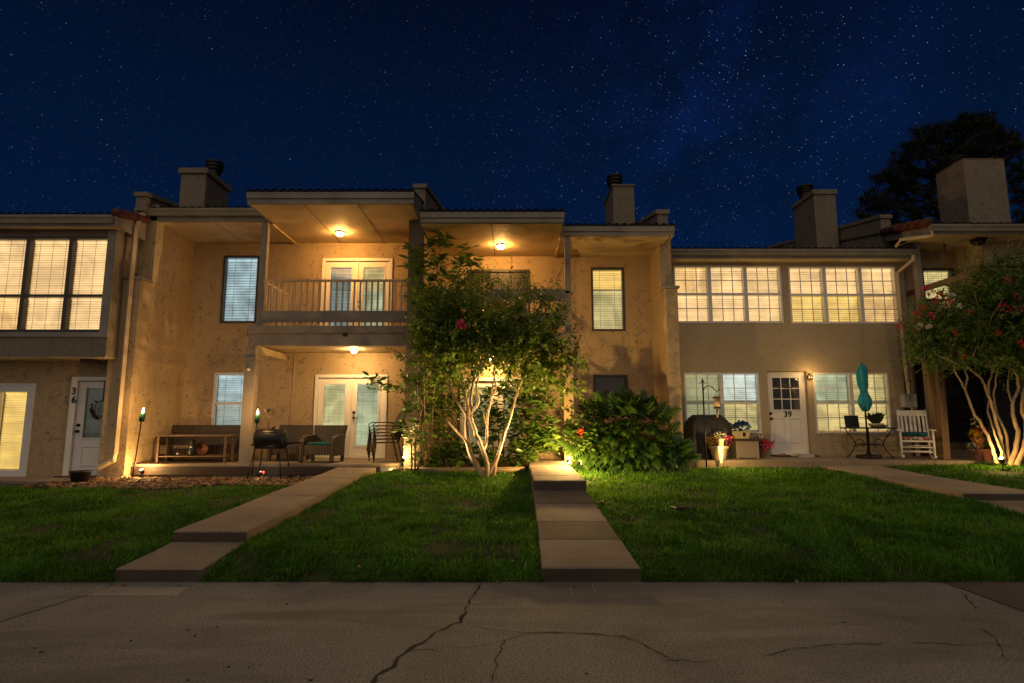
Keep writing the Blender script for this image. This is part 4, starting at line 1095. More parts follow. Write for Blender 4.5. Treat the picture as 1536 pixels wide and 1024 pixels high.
m = MB(); m.box(-16, -8.31, YB-.035, YB-.002, PZ(506, YB), PZ(499, YB)-.003); m.box(-8.50, -8.31, YB-.03, YB-.002, PZ(499,YB), za); m.build('trim_board', M['trim'], h36, bevel=.004)
m = MB(); wall_holes(m, -16, -8.335, .2, zbt-.021, YL, [wJ, dF]); m.box(-16, -8.335, YL+.5, YL+.6, .2, zbt-.03); m.build('wall', M['stucco'], h36)
kw = dict(rows=(.63,.37), fw=.06, mull=.085, cords=3, pitch=.05, rail=.055)
window(h36, wI, YB, 'bronze_frame', [[P_, P_, P_], [A_, P_, P_]], label='wide dark framed sunroom windows with lit blinds', **kw)
# lit patio door
x0, x1, z0, z1 = wJ
m = MB(); fw = .12
m.box(x0, x0+fw, YL-.02, YL+.1, z0, z1); m.box(x1-fw, x1, YL-.02, YL+.1, z0, z1); m.box(x0+fw, x1-fw, YL-.02, YL+.1, z1-.14, z1); m.box(x0+fw, x1-fw, YL-.02, YL+.1, z0, z0+.13); m.box(x0-.04, x0-.001, YL-.03, YL+.1, z0, z1+.04); m.box(x1+.001, x1+.05, YL-.03, YL+.1, z0, z1+.04); m.box(x0, x1, YL-.03, YL+.1, z1+.001, z1+.04)
xm = PX(-8, 640, YL); m.box(xm-.05, xm+.05, YL-.018, YL+.09, z0+.13, z1-.14)
pdr = m.build('patio_door', M['white_frame'], h36, bevel=.004)
blind_set(pdr, x0+fw, xm-.05, z0+.13, z1-.14, YL+.13, 'b_yellow', 'gap_amber', 0, .05)
blind_set(pdr, xm+.05, x1-fw, z0+.13, z1-.14, YL+.13, 'b_yellow', 'gap_amber', 0, .05)
m = MB(); m.add([(x0+fw,YL+.05,z0+.13),(x1-fw,YL+.05,z0+.13),(x1-fw,YL+.05,z1-.14),(x0+fw,YL+.05,z1-.14)], [(0,1,2,3)]); m.build('pane', M['glass'], pdr)
# door 36
x0, x1, z0, z1 = dF
m = MB(); m.box(x0-.03, x0+.09, YL-.04, YL+.1, z0-.02, z1+.08); m.box(x0+.09, x1, YL-.04, YL+.1, z1, z1+.08); m.build('door_frame', M['white'], h36, bevel=.006)
a, b = x0+.095, x0+.095+.86
g0, g1, gz0, gz1 = a+.17, b-.17, z0+.78, z1-.16
m = MB(); yd = YL+.03; bb = min(b, -8.34)
m.box(a, g0, yd, yd+.045, z0, z1-.005); m.box(g0, min(g1,bb), yd, yd+.045, gz1, z1-.005); m.box(g0, min(g1,bb), yd, yd+.045, z0, gz0)
if g1 < bb: m.box(g1, bb, yd, yd+.045, z0, z1-.005)
m.box(g0-.03, g0+.005, yd-.012, yd, gz0-.03, gz1+.03); m.box(g0+.005, min(g1,bb), yd-.012, yd, gz0-.03, gz0+.005)
raised_panel(m, a+.17, min(b-.17, bb), z0+.2, z0+.62, yd, .03)
d36 = m.build('door', M['white'], h36, bevel=.003)
m = MB(); m.add([(g0,yd+.06,gz0),(bb,yd+.06,gz0),(bb,yd+.06,gz1),(g0,yd+.06,gz1)], [(0,1,2,3)]); m.build('shade', M['b_night'], d36)
m = MB(); m.add([(g0,yd+.02,gz0),(min(g1,bb),yd+.02,gz0),(min(g1,bb),yd+.02,gz1),(g0,yd+.02,gz1)], [(0,1,2,3)]); m.build('pane', M['glass'], d36)
knob_set(d36, a+.075, z0+.92, yd)
for ch, py in (('3', 590.5), ('6', 603.5)):
    text(h36, ch, .21, (PX(110.5, py, YL-.05), YL-.052, PZ(py, YL-.05)), M['metal_black'])
m = MB(); m.box(x0-.05, x1, YL-.25, YL+.06, Z36+.001, Z36+.02); m.build('sill', M['wood_brown'], h36)
m = MB(); m.box(-16, -8.22, 11.75, 11.8, za-.02, zb_); m.build('fascia', M['trim'], h36)
gutter_mesh(-16, -8.22, 11.75, zb_, .15, .13).build('gutter', M['gutter'], h36)
m = MB(); m.box(-16, -8.25, 11.80, YB, za+.0, za+.02); m.build('soffit', M['soffit'], h36)
tiles(-16, -8.22, 11.66, zb_+.012, 20, zb_+.012+.2*8.3).build('roof', M['tile'], h36)
m = MB(); rake_tiles(m, -8.2, 11.72, zb_+.06, 14.5, zb_+.06+.2*2.78, .09, .3); m.build('rake_tile', M['tile_red'], h36)
m = MB(); m.prismx([(11.72, za-.02), (12.7, za-.02), (12.7, zb_+.19), (11.72, zb_)], -8.215, -8.175); m.build('rake_board', M['trim'], h36)
m = MB(); a = P3(135, 539, 12.3); m.box(a.x-.13, a.x+.13, 12.2, 12.42, zbt-.085, zbt-.022); m.build('base', M['bronze_lamp'])
o = bpy.data.objects['base']; o.name = 'ceiling_light'; tag(o, 'dark unlit square lamp under the sunroom above door 36', 'ceiling light')

# ================================================================== townhouse 40 (right edge)
h40 = thing('townhouse', 'townhouse with a timber balcony half hidden by the flowering tree', 'townhouse', (12, 14.6, .6), 0, 'row of attached townhouses')
XA = 9.9; YR = 13.05; YK = 14.6
za, zb_ = PZ(350, YR), PZ(339, YR)
wK = rect(1383, 403, 1432, 452, YK)
m = MB(); wall_holes(m, XA, 17, .5, za+.1, YK, [wK]); m.box(XA, 17, YK+.5, YK+.6, .5, za); m.box(11.3, 17, 13.75, YK-.001, 3.3, za+.05); m.build('wall', M['stucco'], h40)
window(h40, wK, YK, 'bronze_frame', [[('b_straw','gap_dim')]], fw=.06, pitch=.05, label='dark framed window behind the timber balcony')
xg = PX(1393, 343, YR)
m = MB(); m.box(xg, 17, YR, YR+.05, za-.03, zb_)
m.prismx([(YR+.051, za-.03), (14.6, za-.03+.2*1.55), (14.6, zb_+.2*1.55), (YR+.051, zb_)], xg, xg+.05); m.build('fascia', M['trim'], h40)
gutter_mesh(xg-.02, 17, YR-.001, zb_, .15, .13).build('gutter', M['gutter'], h40)
soffit(h40, xg+.05, 17, YR+.05, YK, PZ(377, YK), seams=True)
tiles(xg, 17, YR-.08, zb_+.012, 21, zb_+.012+.2*8).build('roof', M['tile'], h40)
m = MB(); rake_tiles(m, xg-.02, YR-.05, zb_+.05, 14.6, zb_+.05+.2*1.6, .10, .3); m.build('rake_tile', M['tile_red'], h40)
m = MB(); m.box(9.78, 9.90, 13.85, 14.0, .7, PZ(377, YK)-.001); m.build('post', M['trim'], h40, bevel=.006)
downspout(h40, [(xg+.02,YR-.06,zb_-.14),(xg+.02,YR-.06,zb_-.25),(xg-.35,13.5,5.85),(9.25,13.75,5.76)], .07)
yc = 13.7; cx_a, cx_b = PX(1450, 290, yc), PX(1512, 290, yc)
chimney(h40, cx_a, cx_b, yc, yc+.95, 6.0, PZ(238, yc), cap=.02, capx=.012, flue=(cx_a+.2, yc+.5, .24, .22))
# timber balcony
ztp = PZ(402, 12.2); zfl = PZ(505, 12.2)
m = MB(); m.box(9.95, 17, 12.25, YK-.002, zfl-.03, zfl); bal = m.build('balcony', M['wood_deck'], h40)
m = MB(); m.bar((9.98, 12.2, ztp-.06), (9.98, YK-.05, ztp-.06), .05, .14); m.build('hand_rail', M['wood_deck'], bal, bevel=.006)
m = MB(); m.box(9.94, 17, 12.13, 12.27, ztp-.002, ztp+.04); m.build('top_rail', M['wood_deck'], bal, bevel=.006)
m = MB(); m.box(10.01, 17, 12.18, 12.22, ztp-.2, ztp-.05); m.build('rail_board', M['wood_deck'], bal, bevel=.005)
m = MB(); m.box(9.95, 17, 12.2, 12.249, zfl-.28, zfl-.001); m.build('beam', M['wood_deck'], bal, bevel=.005)
for i in range(24):
    x = 10.1+i*.2
    m = MB(); m.box(x-.02, x+.02, 12.222, 12.248, zfl-.1, ztp-.051); m.build('baluster', M['wood_deck'], bal)
# posts below, dark opening, steps, fence boards
for (pxa, pya), (pxb, pyb), wd in (((1391,545),(1411,660),.17), ((1407,540),(1415,660),.15)):
    yy = 13.3 if wd > .16 else 13.15
    a = P3(pxa, pya, yy); b = P3(pxb, pyb, yy)
    m = MB(); m.bar((a.x+(a.x-b.x)*.0, yy, zfl-.29), (b.x, yy, Z39+.001), wd, wd, (0,1,0)); m.build('deck_post', M['wood_post'], h40, bevel=.008)
m = MB(); m.box(10.0, 11.6, 13.9, 14.3, Z39+.001, Z39+.17); m.build('step', M['wood_deck'], h40, bevel=.008)
m = MB(); m.box(10.0, 12.0, 14.301, 14.55, Z39+.001, Z39+.32); m.build('step', M['wood_deck'], h40, bevel=.008)
m = MB(); m.box(10.0, 11.62, 14.55, 14.58, Z39, zfl-.3); m.build('opening_shade', M['room_dark'], h40)  # near-black panel: shade of the opening put into its colour
for i in range(14):
    x = 11.66+i*.165
    m = MB(); m.box(x, x+.15, 13.55+.006*(i%2), 13.58+.006*(i%2), .6, zfl-.31); m.build('fence_board', M['wood_post'], h40)
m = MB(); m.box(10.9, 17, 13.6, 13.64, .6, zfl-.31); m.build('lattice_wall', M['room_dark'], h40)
m = MB(); a = P3(1468, 366, 13.55); zc = PZ(377, YK)
m.box(a.x-.12, a.x+.12, 13.43, 13.67, zc-.06, zc-.001); m.lathe((a.x,13.55,zc-.16), [(.10,0),(.14,.03),(.15,.07),(.12,.1)], 14); m.tube([(a.x,13.55,zc-.16),(a.x,13.55,zc-.19)], .02, 8)
tag(m.build('ceiling_light', M['bronze_lamp']), 'unlit lantern under the roof over the timber balcony', 'ceiling light')
m = MB(); a = P3(1415, 358, 13.6)
m.tube([(a.x,13.6,zc),(a.x+.01,13.6,zc-.12)], .004, 5); m.lathe((a.x+.01,13.6,zc-.3), [(.015,0),(.03,.05),(.02,.1),(.032,.14),(.01,.18)], 8); m.tube([(a.x+.012,13.6,zc-.3),(a.x+.015,13.6,zc-.42)], .012, 6)
tag(m.build('wind_chime', M['metal_brown']), 'small dark ornament hanging under the eave by the timber balcony', 'wind chime')

# ------------------------------------------------------------------ lit porch lamps
def ceil_lamp(label, loc, r, watts, col, kind='bowl'):
    x, y, z = loc
    t = thing('ceiling_light', label, 'ceiling light', (x, y, z))
    m = MB(); m.lathe((x,y,z-.035), [(r*1.15,0),(r*1.25,.012),(r*1.1,.034)], 24); m.build('base', M['bronze_lamp'], t)
    m = MB(); m.lathe((x,y,z-.036-r*.8), [(.002,0),(r*.45,.01*r/.1),(r*.8,r*.25),(r*.95,r*.55),(r*.98,r*.8)], 24)
    A = 2*PI*r*r*.9
    e = mk_emit('lamp_glow', col, watts/(PI*A)); m.build('glass_shade', e, t)
    return t
LW = (1.0, .50, .13); LW2 = (1.0, .60, .23)
ceil_lamp('lit bowl lamp on the soffit above the upper balcony french doors', (PX(510,350,13.4), 13.4, PZ(364,YW)-.021), .085, LAMP_A, LW)
ceil_lamp('lit bowl lamp on the soffit above the dark upper door', (PX(751,372,13.3), 13.3, PZ(384,YW)-.021), .085, LAMP_B, LW)
ceil_lamp('small lit lamp under the balcony above the patio french doors', (PX(531,528,13.55), 13.55, PZ(518,12.66)+.039), .065, LAMP_C, LW2)
ceil_lamp('lit lamp glimpsed through the crape myrtle above the lower doors', (PX(740,556,13.9), 13.9, PZ(528,12.66)+.029), .085, LAMP_D, (1,.62,.22))
# ------------------------------------------------------------------ wicker seats
def wicker_seat(name, label, cat, loc, rz, w, d=.78, hb=.80, group=None):
    t = thing(name, label, cat, loc, rz, group)
    B = lambda m, n, mat='wicker', bv=.02: m.build(n, M[mat], t, bevel=bv, world=False)
    m = MB(); m.box(-w/2+.1, w/2-.1, -d/2+.03, d/2-.12, .20, .36); m.box(-w/2+.1, w/2-.1, -d/2, -d/2+.028, .17, .37); B(m, 'seat', 'wicker_lt')
    m = MB(); m.hexa([(-w/2+.07,d/2-.2,.30),(w/2-.07,d/2-.2,.30),(w/2-.07,d/2-.10,.30),(-w/2+.07,d/2-.10,.30)],
                     [(-w/2+.0,d/2-.07,hb),(w/2-.0,d/2-.07,hb),(w/2-.0,d/2,hb+.0),(-w/2+.0,d/2,hb+.0)]); B(m, 'backrest')
    for s in (-1, 1):
        x = s*(w/2-.05); m = MB()
        prof = [(-d/2+.01,.02),(-d/2+.0,.42),(-d/2+.05,.51),(-d/2+.16,.55),(d/2-.16,.58),(d/2-.10,.52)]
        m.prismx([(-d/2+.06,.14),(d/2-.12,.14),(d/2-.12,.56),(-d/2+.16,.52),(-d/2+.08,.46)], x-.035, x+.035); 
        for a, b in zip(prof[:5], prof[1:6]): m.bar((x,a[0],a[1]), (x,b[0],b[1]), .085, .045, (0,1,0) if abs(a[0]-b[0]) < .08 else (0,0,1))
        B(m, 'arm', 'wicker_lt', .012)
        m = MB(); m.box(x-.03, x+.03, d/2-.2, d/2-.13, 0, .30); B(m, 'leg', 'wicker', .006)
        m = MB(); m.box(x-.035, x+.035, -d/2+.0, -d/2+.06, 0, .14); B(m, 'leg', 'wicker_lt', .006)
    return t
xs = PX(296, 660, 13.5)
wicker_seat('wicker_sofa', 'long brown wicker sofa against the wall behind the coffee table', 'sofa', (-6.98, 13.62, Z37), 0, 1.95)
ac = wicker_seat('wicker_armchair', 'brown wicker armchair in front of the patio french doors with a teal cushion', 'armchair', (PX(485,665,13.15), 13.2, Z37), -.10, .78, group='wicker armchairs')
dup(ac, (PX(433,665,13.6), 13.72, Z37), .05, 'brown wicker armchair half hidden behind the barrel grill')
m = MB(); m.box(-.25, .25, -.29, .2, 0, .07)
o = m.build('seat_cushion', M['teal_cushion'], bevel=.03); o.location = (PX(485,665,13.15), 13.16, Z37+.362); o.rotation_euler = (0,0,-.10)
tag(o, 'teal cushion on the wicker armchair by the french doors', 'cushion')
# coffee table and things on its shelf
zt = PZ(651, 12.95)
ct = thing('coffee_table', 'low slim wooden table standing before the wicker sofa', 'table', (PX(294,670,12.98), 12.98, Z37))
hw, hd, ht = .75, .20, zt-Z37
m = MB(); m.box(-hw-.05, hw+.08, -hd, hd, ht-.035, ht); m.build('tabletop', M['wood_table'], ct, bevel=.006, world=False)
for sx in (-1, 1):
    for sy in (-1, 1):
        m = MB(); m.box(sx*(hw-.03)-.022, sx*(hw-.03)+.022, sy*(hd-.03)-.022, sy*(hd-.03)+.022, 0, ht-.036); m.build('leg', M['wood_table'], ct, bevel=.004, world=False)
m = MB(); m.box(-hw+.06, hw-.06, -hd+.03, hd-.03, .13, .15); m.build('shelf', M['wood_table'], ct, bevel=.003, world=False)
bx = PX(288, 676, 12.95); zsf = Z37+.151
m = MB(); m.lathe((0,0,0), [(.06,0),(.075,.03),(.08,.15),(.06,.20),(.045,.22),(.062,.26),(.06,.31),(.02,.345)], 16)
b_ = m.build('penguin_figure', M['plastic_black']); b_.location = (bx, 12.95, zsf); tag(b_, 'black and white penguin shaped figure on the table shelf', 'figurine')
m = MB(); m.ball((0,-.05,.12), .05, 12, 8, (1,.55,1.7)); m.build('white_front', M['white_paint'], b_, world=False)
m = MB(); m.lathe((0,0,0), [(.13,-.012),(.15,0),(.13,.012)], 24, 'y'); o = m.build('wall_plate', M['plate_red']); o.location = (PX(302,678,12.98), 12.99, zsf+.145); o.rotation_euler = (.12,0,0)
tag(o, 'round reddish plate propped up on the table shelf', 'plate')
m = MB(); m.ball((0,0,.03), .03, 10, 7); o = m.build('white_ball', M['white_paint']); o.location = (PX(266,684,12.95), 12.95, zsf); tag(o, 'tiny white ball at the end of the table shelf', 'ball')

# ------------------------------------------------------------------ torches
def torch(label, base, top):
    t = thing('tiki_torch', label, 'torch', base, 0, 'lit garden torches')
    b, p = Vector(base), Vector(top); d = (p-b).normalized()
    c0 = b+d*((p-b).length-.20); c1 = b+d*((p-b).length-.03)
    m = MB(); m.tube([b-d*.05, c0], [.011,.012], 8); m.build('pole', M['metal_black'], t)
    m = MB(); m.tube([c0, c0+d*.02, c1, c1+d*.012], [.04,.052,.056,.035], 14); m.build('canister', M['green_can'], t)
    m = MB(); m.tube([c1+d*.012, c1+d*.03, c1+d*.055, c1+d*.09, c1+d*.12], [.012,.022,.02,.012,.002], 10); m.build('flame', M['flame'], t)
    point('torch_light', c1+d*.09+Vector((0,-.06,.05)), TORCH_W, (1,.55,.18), .03)
M['flame'] = mk_emit('flame', (1,.62,.22), 28)
M['flame'].cycles.emission_sampling = 'NONE'
torch('lit green tiki torch leaning beside the party wall', P3(197.5, 722, 12.05), P3(214.5, 617, 12.05))
torch('lit green tiki torch standing behind the barrel grill', P3(378, 716, 12.25), P3(386.5, 619, 12.25))

# ------------------------------------------------------------------ spotlights in the garden
M['lens'] = mk_emit('hot_lens', (1,.72,.32), 60); M['lens'].cycles.emission_sampling = 'NONE'
M['red_lens'] = mk_emit('red_lens', (1,.05,.03), 6); M['red_lens'].cycles.emission_sampling = 'NONE'
def garden_light(label, p, aim, watts, r=.035, mat='lens', col=(1,.60,.20), spot=140, h=.12):
    t = thing('garden_spotlight', label, 'garden light', (p.x, p.y, zgf(p.x, p.y)), 0, 'small garden spotlights')
    a = (Vector(aim)-p).normalized()
    m = MB(); m.tube([(p.x,p.y,t.location.z-.05), (p.x,p.y,p.z-.03)], .010, 8); m.build('stake', M['metal_black'], t)
    m = MB(); m.tube([p-a*.06, p-a*.03, p+a*.02], [r*.7,r*1.2,r*1.25], 14); m.build('housing', M['metal_black'], t)
    m = MB(); m.ball(p+a*.025, r, 12, 8); m.build('lens', M[mat], t)
    if watts: point('garden_light', p+a*.10+Vector((0,-.02,.02)), watts, col, .03)
p = P3(213, 706, 12.3); garden_light('lit spotlight in the gravel near the leaning torch', p, (p.x-.45, p.y+.35, p.z+.8), SPOT_W*1.5)
p = P3(605, 688, 12.35); garden_light('lit spotlight beside the stacked chairs shining on the pillar', p, (-2.0, 12.7, p.z+.45), SPOT_W*1.25)
p = P3(853, 690, 12.40); garden_light('lit spotlight at the path edge shining on the balcony column', p, (1.15, 12.9, p.z+.7), SPOT_W*1.5)
p = P3(868, 694, 12.2); garden_light('lit spotlight in the grass in front of the lobed leaf plant', p, (p.x+.45, p.y+.8, p.z+.3), SPOT_W*.8)
point('trunk_fill_beam', (1.05, 11.8, .95), 1000, (1,.66,.30), .04, 48, (-.5, 11.55, 1.6))  # added spot with no fixture of its own, brightens the trunks from the right
point('trunk_fill_beam', Vector((-2.15, 11.7, .78)), 520, (1,.66,.30), .04, 48, (-.6, 11.55, 1.5))  # second added spot without a fixture, for the left of the trunks
p = P3(1503, 689, 11.75); garden_light('lit spotlight among the trunks of the flowering crape myrtle', p, (p.x-.1, p.y+.3, p.z+.9), SPOT_W*1.1)
point('path_wash', (1.10, 11.42, 1.10), 240.0, (1,.60,.18), .03)  # added point light without a fixture, widens the glow on the path
p = P3(396, 707, 12.1); garden_light('tiny red garden light under the barrel grill', p, (p.x, p.y-1, p.z), 0, .022, 'red_lens')
p = P3(393, 708, 12.05)
garden_light('small bright white garden light under the barrel grill', p+Vector((-.03,0,0)), (p.x-.2, p.y+.5, p.z+.1), 1.2, .020, 'lens', (1,.8,.6))

# ------------------------------------------------------------------ barrel grill
gx, gz = PX(407, 657, 12.35), PZ(657.5, 12.35)
g = thing('barrel_grill', 'black barrel charcoal grill on thin legs standing in the gravel', 'grill', (gx, 12.35, zgf(gx, 12.35)))
gz -= g.location.z
R_, L_ = .205, .30
m = MB(); m.lathe((-L_,0,gz), [(R_*.93,0),(R_,.02),(R_,2*L_-.02),(R_*.93,2*L_)], 28, 'x'); m.build('barrel', M['metal_black'], g, world=False)
m = MB(); m.tube([(-.16,-R_*.6,gz+R_*.83),(-.16,-R_*.75,gz+R_*1.0),(.12,-R_*.75,gz+R_*1.0),(.12,-R_*.6,gz+R_*.83)], .010, 8); m.build('handle', M['metal_brown'], g, world=False)
m = MB(); m.lathe((.03,0,gz+R_-.01), [(.03,0),(.03,.05),(.05,.055),(.045,.075)], 12); m.build('vent', M['terracotta'], g, world=False)
m = MB(); m.box(-L_-.02, L_+.02, -R_*.85, -R_*.80, gz-R_*.62, gz-R_*.55); m.box(-L_-.02, L_+.02, R_*.80, R_*.85, gz-R_*.62, gz-R_*.55); m.build('support_rail', M['metal_black'], g, world=False)
for sx in (-1, 1):
    for sy in (-1, 1):
        m = MB(); m.tube([(sx*L_*.8, sy*R_*.82, gz-R_*.57), (sx*(L_*.8+.10), sy*.27, 0)], .014, 8); m.build('leg', M['metal_black'], g, world=False)
m = MB(); m.box(L_+.02, L_+.30, -.14, .14, gz-.09, gz-.06); m.tube([(L_, -.1, gz-.12),(L_+.28,-.1,gz-.075)], .01, 6); m.build('side_shelf', M['metal_black'], g, world=False)
m = MB(); m.tube([(-L_-.08,0,gz-.12),(-L_-.0,0,gz-.12)], .012, 8); m.ball((-L_-.09,0,gz-.12), .022, 8, 6); m.build('crank', M['metal_black'], g, world=False)

# ------------------------------------------------------------------ stack of metal chairs
def metal_chair(label, loc, rz):
    t = thing('stacked_chair', label, 'chair', loc, rz, 'stacked metal patio chairs')
    w, d = .50, .50
    m = MB()
    m.tube([(-w/2,d/2-.02,.42),(-w/2,d/2+.10,.70),(-w*.42,d/2+.15,.84),(-w*.2,d/2+.17,.885),(w*.2,d/2+.17,.885),(w*.42,d/2+.15,.84),(w/2,d/2+.10,.70),(w/2,d/2-.02,.42)], .013, 8)
    m.build('back_frame', M['metal_brown'], t, world=False)
    m = MB(); m.hexa([(-w/2+.02,d/2+.0,.47),(w/2-.02,d/2+.0,.47),(w/2-.02,d/2+.012,.47),(-w/2+.02,d/2+.012,.47)],[(-w*.4,d/2+.148,.84),(w*.4,d/2+.148,.84),(w*.4,d/2+.16,.84),(-w*.4,d/2+.16,.84)])
    m.build('backrest', M['metal_brown'], t, world=False)
    m = MB(); m.box(-w/2, w/2, -d/2, d/2, .405, .425); m.build('seat', M['metal_brown'], t, bevel=.008, world=False)
    for s in (-1, 1):
        m = MB(); m.tube([(s*w/2,d/2+.06,.60),(s*(w/2+.03),d/2-.06,.635),(s*(w/2+.035),-d/2+.06,.64),(s*(w/2+.03),-d/2-.02,.60),(s*(w/2+.02),-d/2-.01,.42)], .012, 8); m.build('arm', M['metal_brown'], t, world=False)
        m = MB(); m.tube([(s*(w/2+.02),-d/2-.01,.42),(s*(w/2+.025),-d/2-.05,0)], .013, 8); m.build('leg', M['metal_brown'], t, world=False)
        m = MB(); m.tube([(s*w/2,d/2-.02,.42),(s*w/2,d/2+.09,0)], .013, 8); m.build('leg', M['metal_brown'], t, world=False)
    return t
x0 = PX(578, 665, 13.35)
c0 = metal_chair('lowest brown metal chair of the stack beside the pillar', (x0, 13.35, Z37), -1.15)
dirx = Vector((math.cos(-1.15+PI/2), math.sin(-1.15+PI/2), 0))
for k, nm in enumerate(('second from the bottom in the stack of brown metal chairs', 'second from the top in the stack of brown metal chairs', 'topmost brown metal chair of the stack beside the pillar')):
    dup(c0, Vector((x0, 13.35, Z37+.075*(k+1)))-dirx*(.018*(k+1)), -1.15, nm)

# ------------------------------------------------------------------ door wreath, bucket, timber
a = P3(143, 612, 12.6)
wr = thing('door_wreath', 'dark twig wreath hanging on the door numbered 36', 'wreath', (-8.72, 12.62, a.z))
m = MB(); r_ = random.Random(4)
for k in range(5):
    ph = r_.random()*6; m.tube([((.17+.014*math.sin(5*t+ph))*math.cos(t), -.01+.012*math.sin(7*t+ph), (.17+.014*math.sin(5*t+ph))*math.sin(t)) for t in np.linspace(0, 2*PI, 40)], .008, 6)
m.build('twig_ring', M['stem'], wr, world=False)
n = 44; th = rng.normal(-2.3, .5, n); th[:8] = rng.uniform(0, 6.28, 8)
pos = np.stack([.18*np.cos(th), rng.uniform(-.05, 0, n), .18*np.sin(th)], 1); d = np.stack([np.cos(th)+rng.normal(0,.5,n), rng.normal(-.3,.3,n), np.sin(th)+rng.normal(0,.5,n)], 1)
LEAF_V = np.array([(0,0,0),(.30,.38,.06),(.22,.72,.04),(0,1,-.06),(-.22,.72,.04),(-.30,.38,.06),(0,.5,-.03)]); LEAF_F = np.array([(0,1,6),(1,2,6),(2,3,6),(3,4,6),(4,5,6),(5,0,6)])
v, f = scatter(LEAF_V, LEAF_F, pos, frames(d, np.array([0,-1.0,0])+rng.normal(0,.4,(n,3))), np.full(n, .075))
np_obj('leaves', v, f, M['lf_pine'], wr, np.repeat(rng.random(n), 7), world=False)
m = MB(); m.box(-.02, .02, -.006, 0, .17, .62); m.build('hanger_ribbon', M['plastic_black'], wr, world=False)
x, y = PX(127, 715, 11.72), 11.6
m = MB(); m.lathe((0,0,0), [(.13,0),(.175,.22),(.19,.225),(.19,.25),(.165,.25),(.15,.1)], 24); o = m.build('plastic_tub', M['plastic_black']); o.location = (x, y, zgf(x, y)); tag(o, 'low black plastic tub on the ground by the door numbered 36', 'tub')
tb = thing('landscape_timber', 'long weathered timber edging the bed behind the crape myrtle', 'timber', (-1.0, 12.08, .57))
m = MB(); a, b = Vector((-2.16, 12.16, zgf(-2.1,12.1)+.04)), Vector((.26, 12.10, zgf(.2,12.1)+.05))
m.tube([a, a+(b-a)*.3, a+(b-a)*.7, b], .062, 10); m.build('log', M['wood_timber'], tb)

# ------------------------------------------------------------------ hook, lantern, covered grill, tables on the other patio
hb = P3(1060, 704, 12.55); ht_ = P3(1052.5, 572, 12.55)
hk = thing('shepherd_hook', 'tall black garden hook stuck in the lawn before the covered grill', 'hook', (hb.x, hb.y, zgf(hb.x, hb.y)))
m = MB(); m.tube([(hb.x, hb.y, hb.z-.1), (ht_.x+.02, hb.y, ht_.z)], .016, 8); m.build('pole', M['metal_black'], hk)
m = MB(); m.lathe((ht_.x+.02, hb.y, ht_.z-.01), [(.018,0),(.03,.03),(.012,.06),(.002,.10)], 10)
m.tube([(ht_.x-.07,hb.y,ht_.z-.03),(ht_.x+.02,hb.y,ht_.z+.0),(ht_.x+.11,hb.y,ht_.z-.03)], [.004,.014,.004], 8); m.build('finial', M['metal_black'], hk)
q = lambda px, py: P3(px, py, 12.55)
m = MB(); m.tube([q(1054,588), q(1057,580), q(1062,577.5), q(1068,579), q(1072,584), q(1075,586), q(1079,583.5), q(1078,581)], .010, 8); m.build('hook_arm', M['metal_black'], hk)
ln = thing('hanging_lantern', 'small tan lantern hanging from the garden hook', 'lantern', q(1075,600))
c = q(1075, 602); r = .075
m = MB(); m.tube([q(1074.5,586), (c.x,c.y,c.z+.16)], .005, 6); m.tube([(c.x-.06,c.y,c.z+.10),(c.x,c.y,c.z+.17),(c.x+.06,c.y,c.z+.10)], .006, 6); m.build('hanger', M['metal_black'], ln)
m = MB(); m.lathe((c.x,c.y,c.z+.085), [(r*1.2,0),(r*1.15,.015),(r*.5,.03)], 16); m.lathe((c.x,c.y,c.z-.14), [(r*.95,0),(r,.02),(r*.9,.03)], 16); m.build('lid', M['bronze_lamp'], ln)
m = MB(); m.lathe((c.x,c.y,c.z-.11), [(r*.85,0),(r*.85,.19)], 16); m.build('body', M['pot_tan'], ln)
m = MB(); m.tube([(c.x,c.y,c.z-.14),(c.x,c.y,c.z-.32)], .02, 6); m.build('tassel', M['wood_table'], ln)
# covered grill
cg = thing('covered_grill', 'barbecue under a loose black cover beside the party wall', 'grill', (PX(1062,660,13.5), 13.5, Z39))
gw, gh = .49, PZ(622, 13.4)-Z39
rows = [(0,.96,.33),(.25,.97,.33),(.5,1.02,.34),(.68,1.0,.34),(.80,.98,.32),(.92,.80,.26),(1.0,.62,.20),(1.005,.3,.1)]
vs, fs = [], []; n = 64
for hz, sw, sd in rows:
    for k in range(n):
        t = 2*PI*k/n; cx_, sy_ = math.cos(t), math.sin(t)
        ex = abs(cx_)**.45*math.copysign(1, cx_); ey = abs(sy_)**.45*math.copysign(1, sy_)
        fold = (.030*math.sin(9*t+1)+.02*math.sin(17*t))*max(0, .85-hz)
        vs.append((gw*sw*(ex+fold*1.2), sd*(ey+fold*2.5), gh*hz+.015*math.sin(5*t)*(hz > .6)))
for i in range(len(rows)-1):
    for k in range(n): fs.append((i*n+k, i*n+(k+1)%n, (i+1)*n+(k+1)%n, (i+1)*n+k))
fs.append(tuple((len(rows)-1)*n+k for k in range(n)))
m = MB(); m.add(vs, fs, True); m.build('cover', M['cover'], cg, world=False)
m = MB(); m.tube([(.47,-.18,gh*.55),(.52,-.19,gh*.5),(.50,-.2,gh*.42)], .012, 6); m.build('strap', M['plastic_black'], cg, world=False)
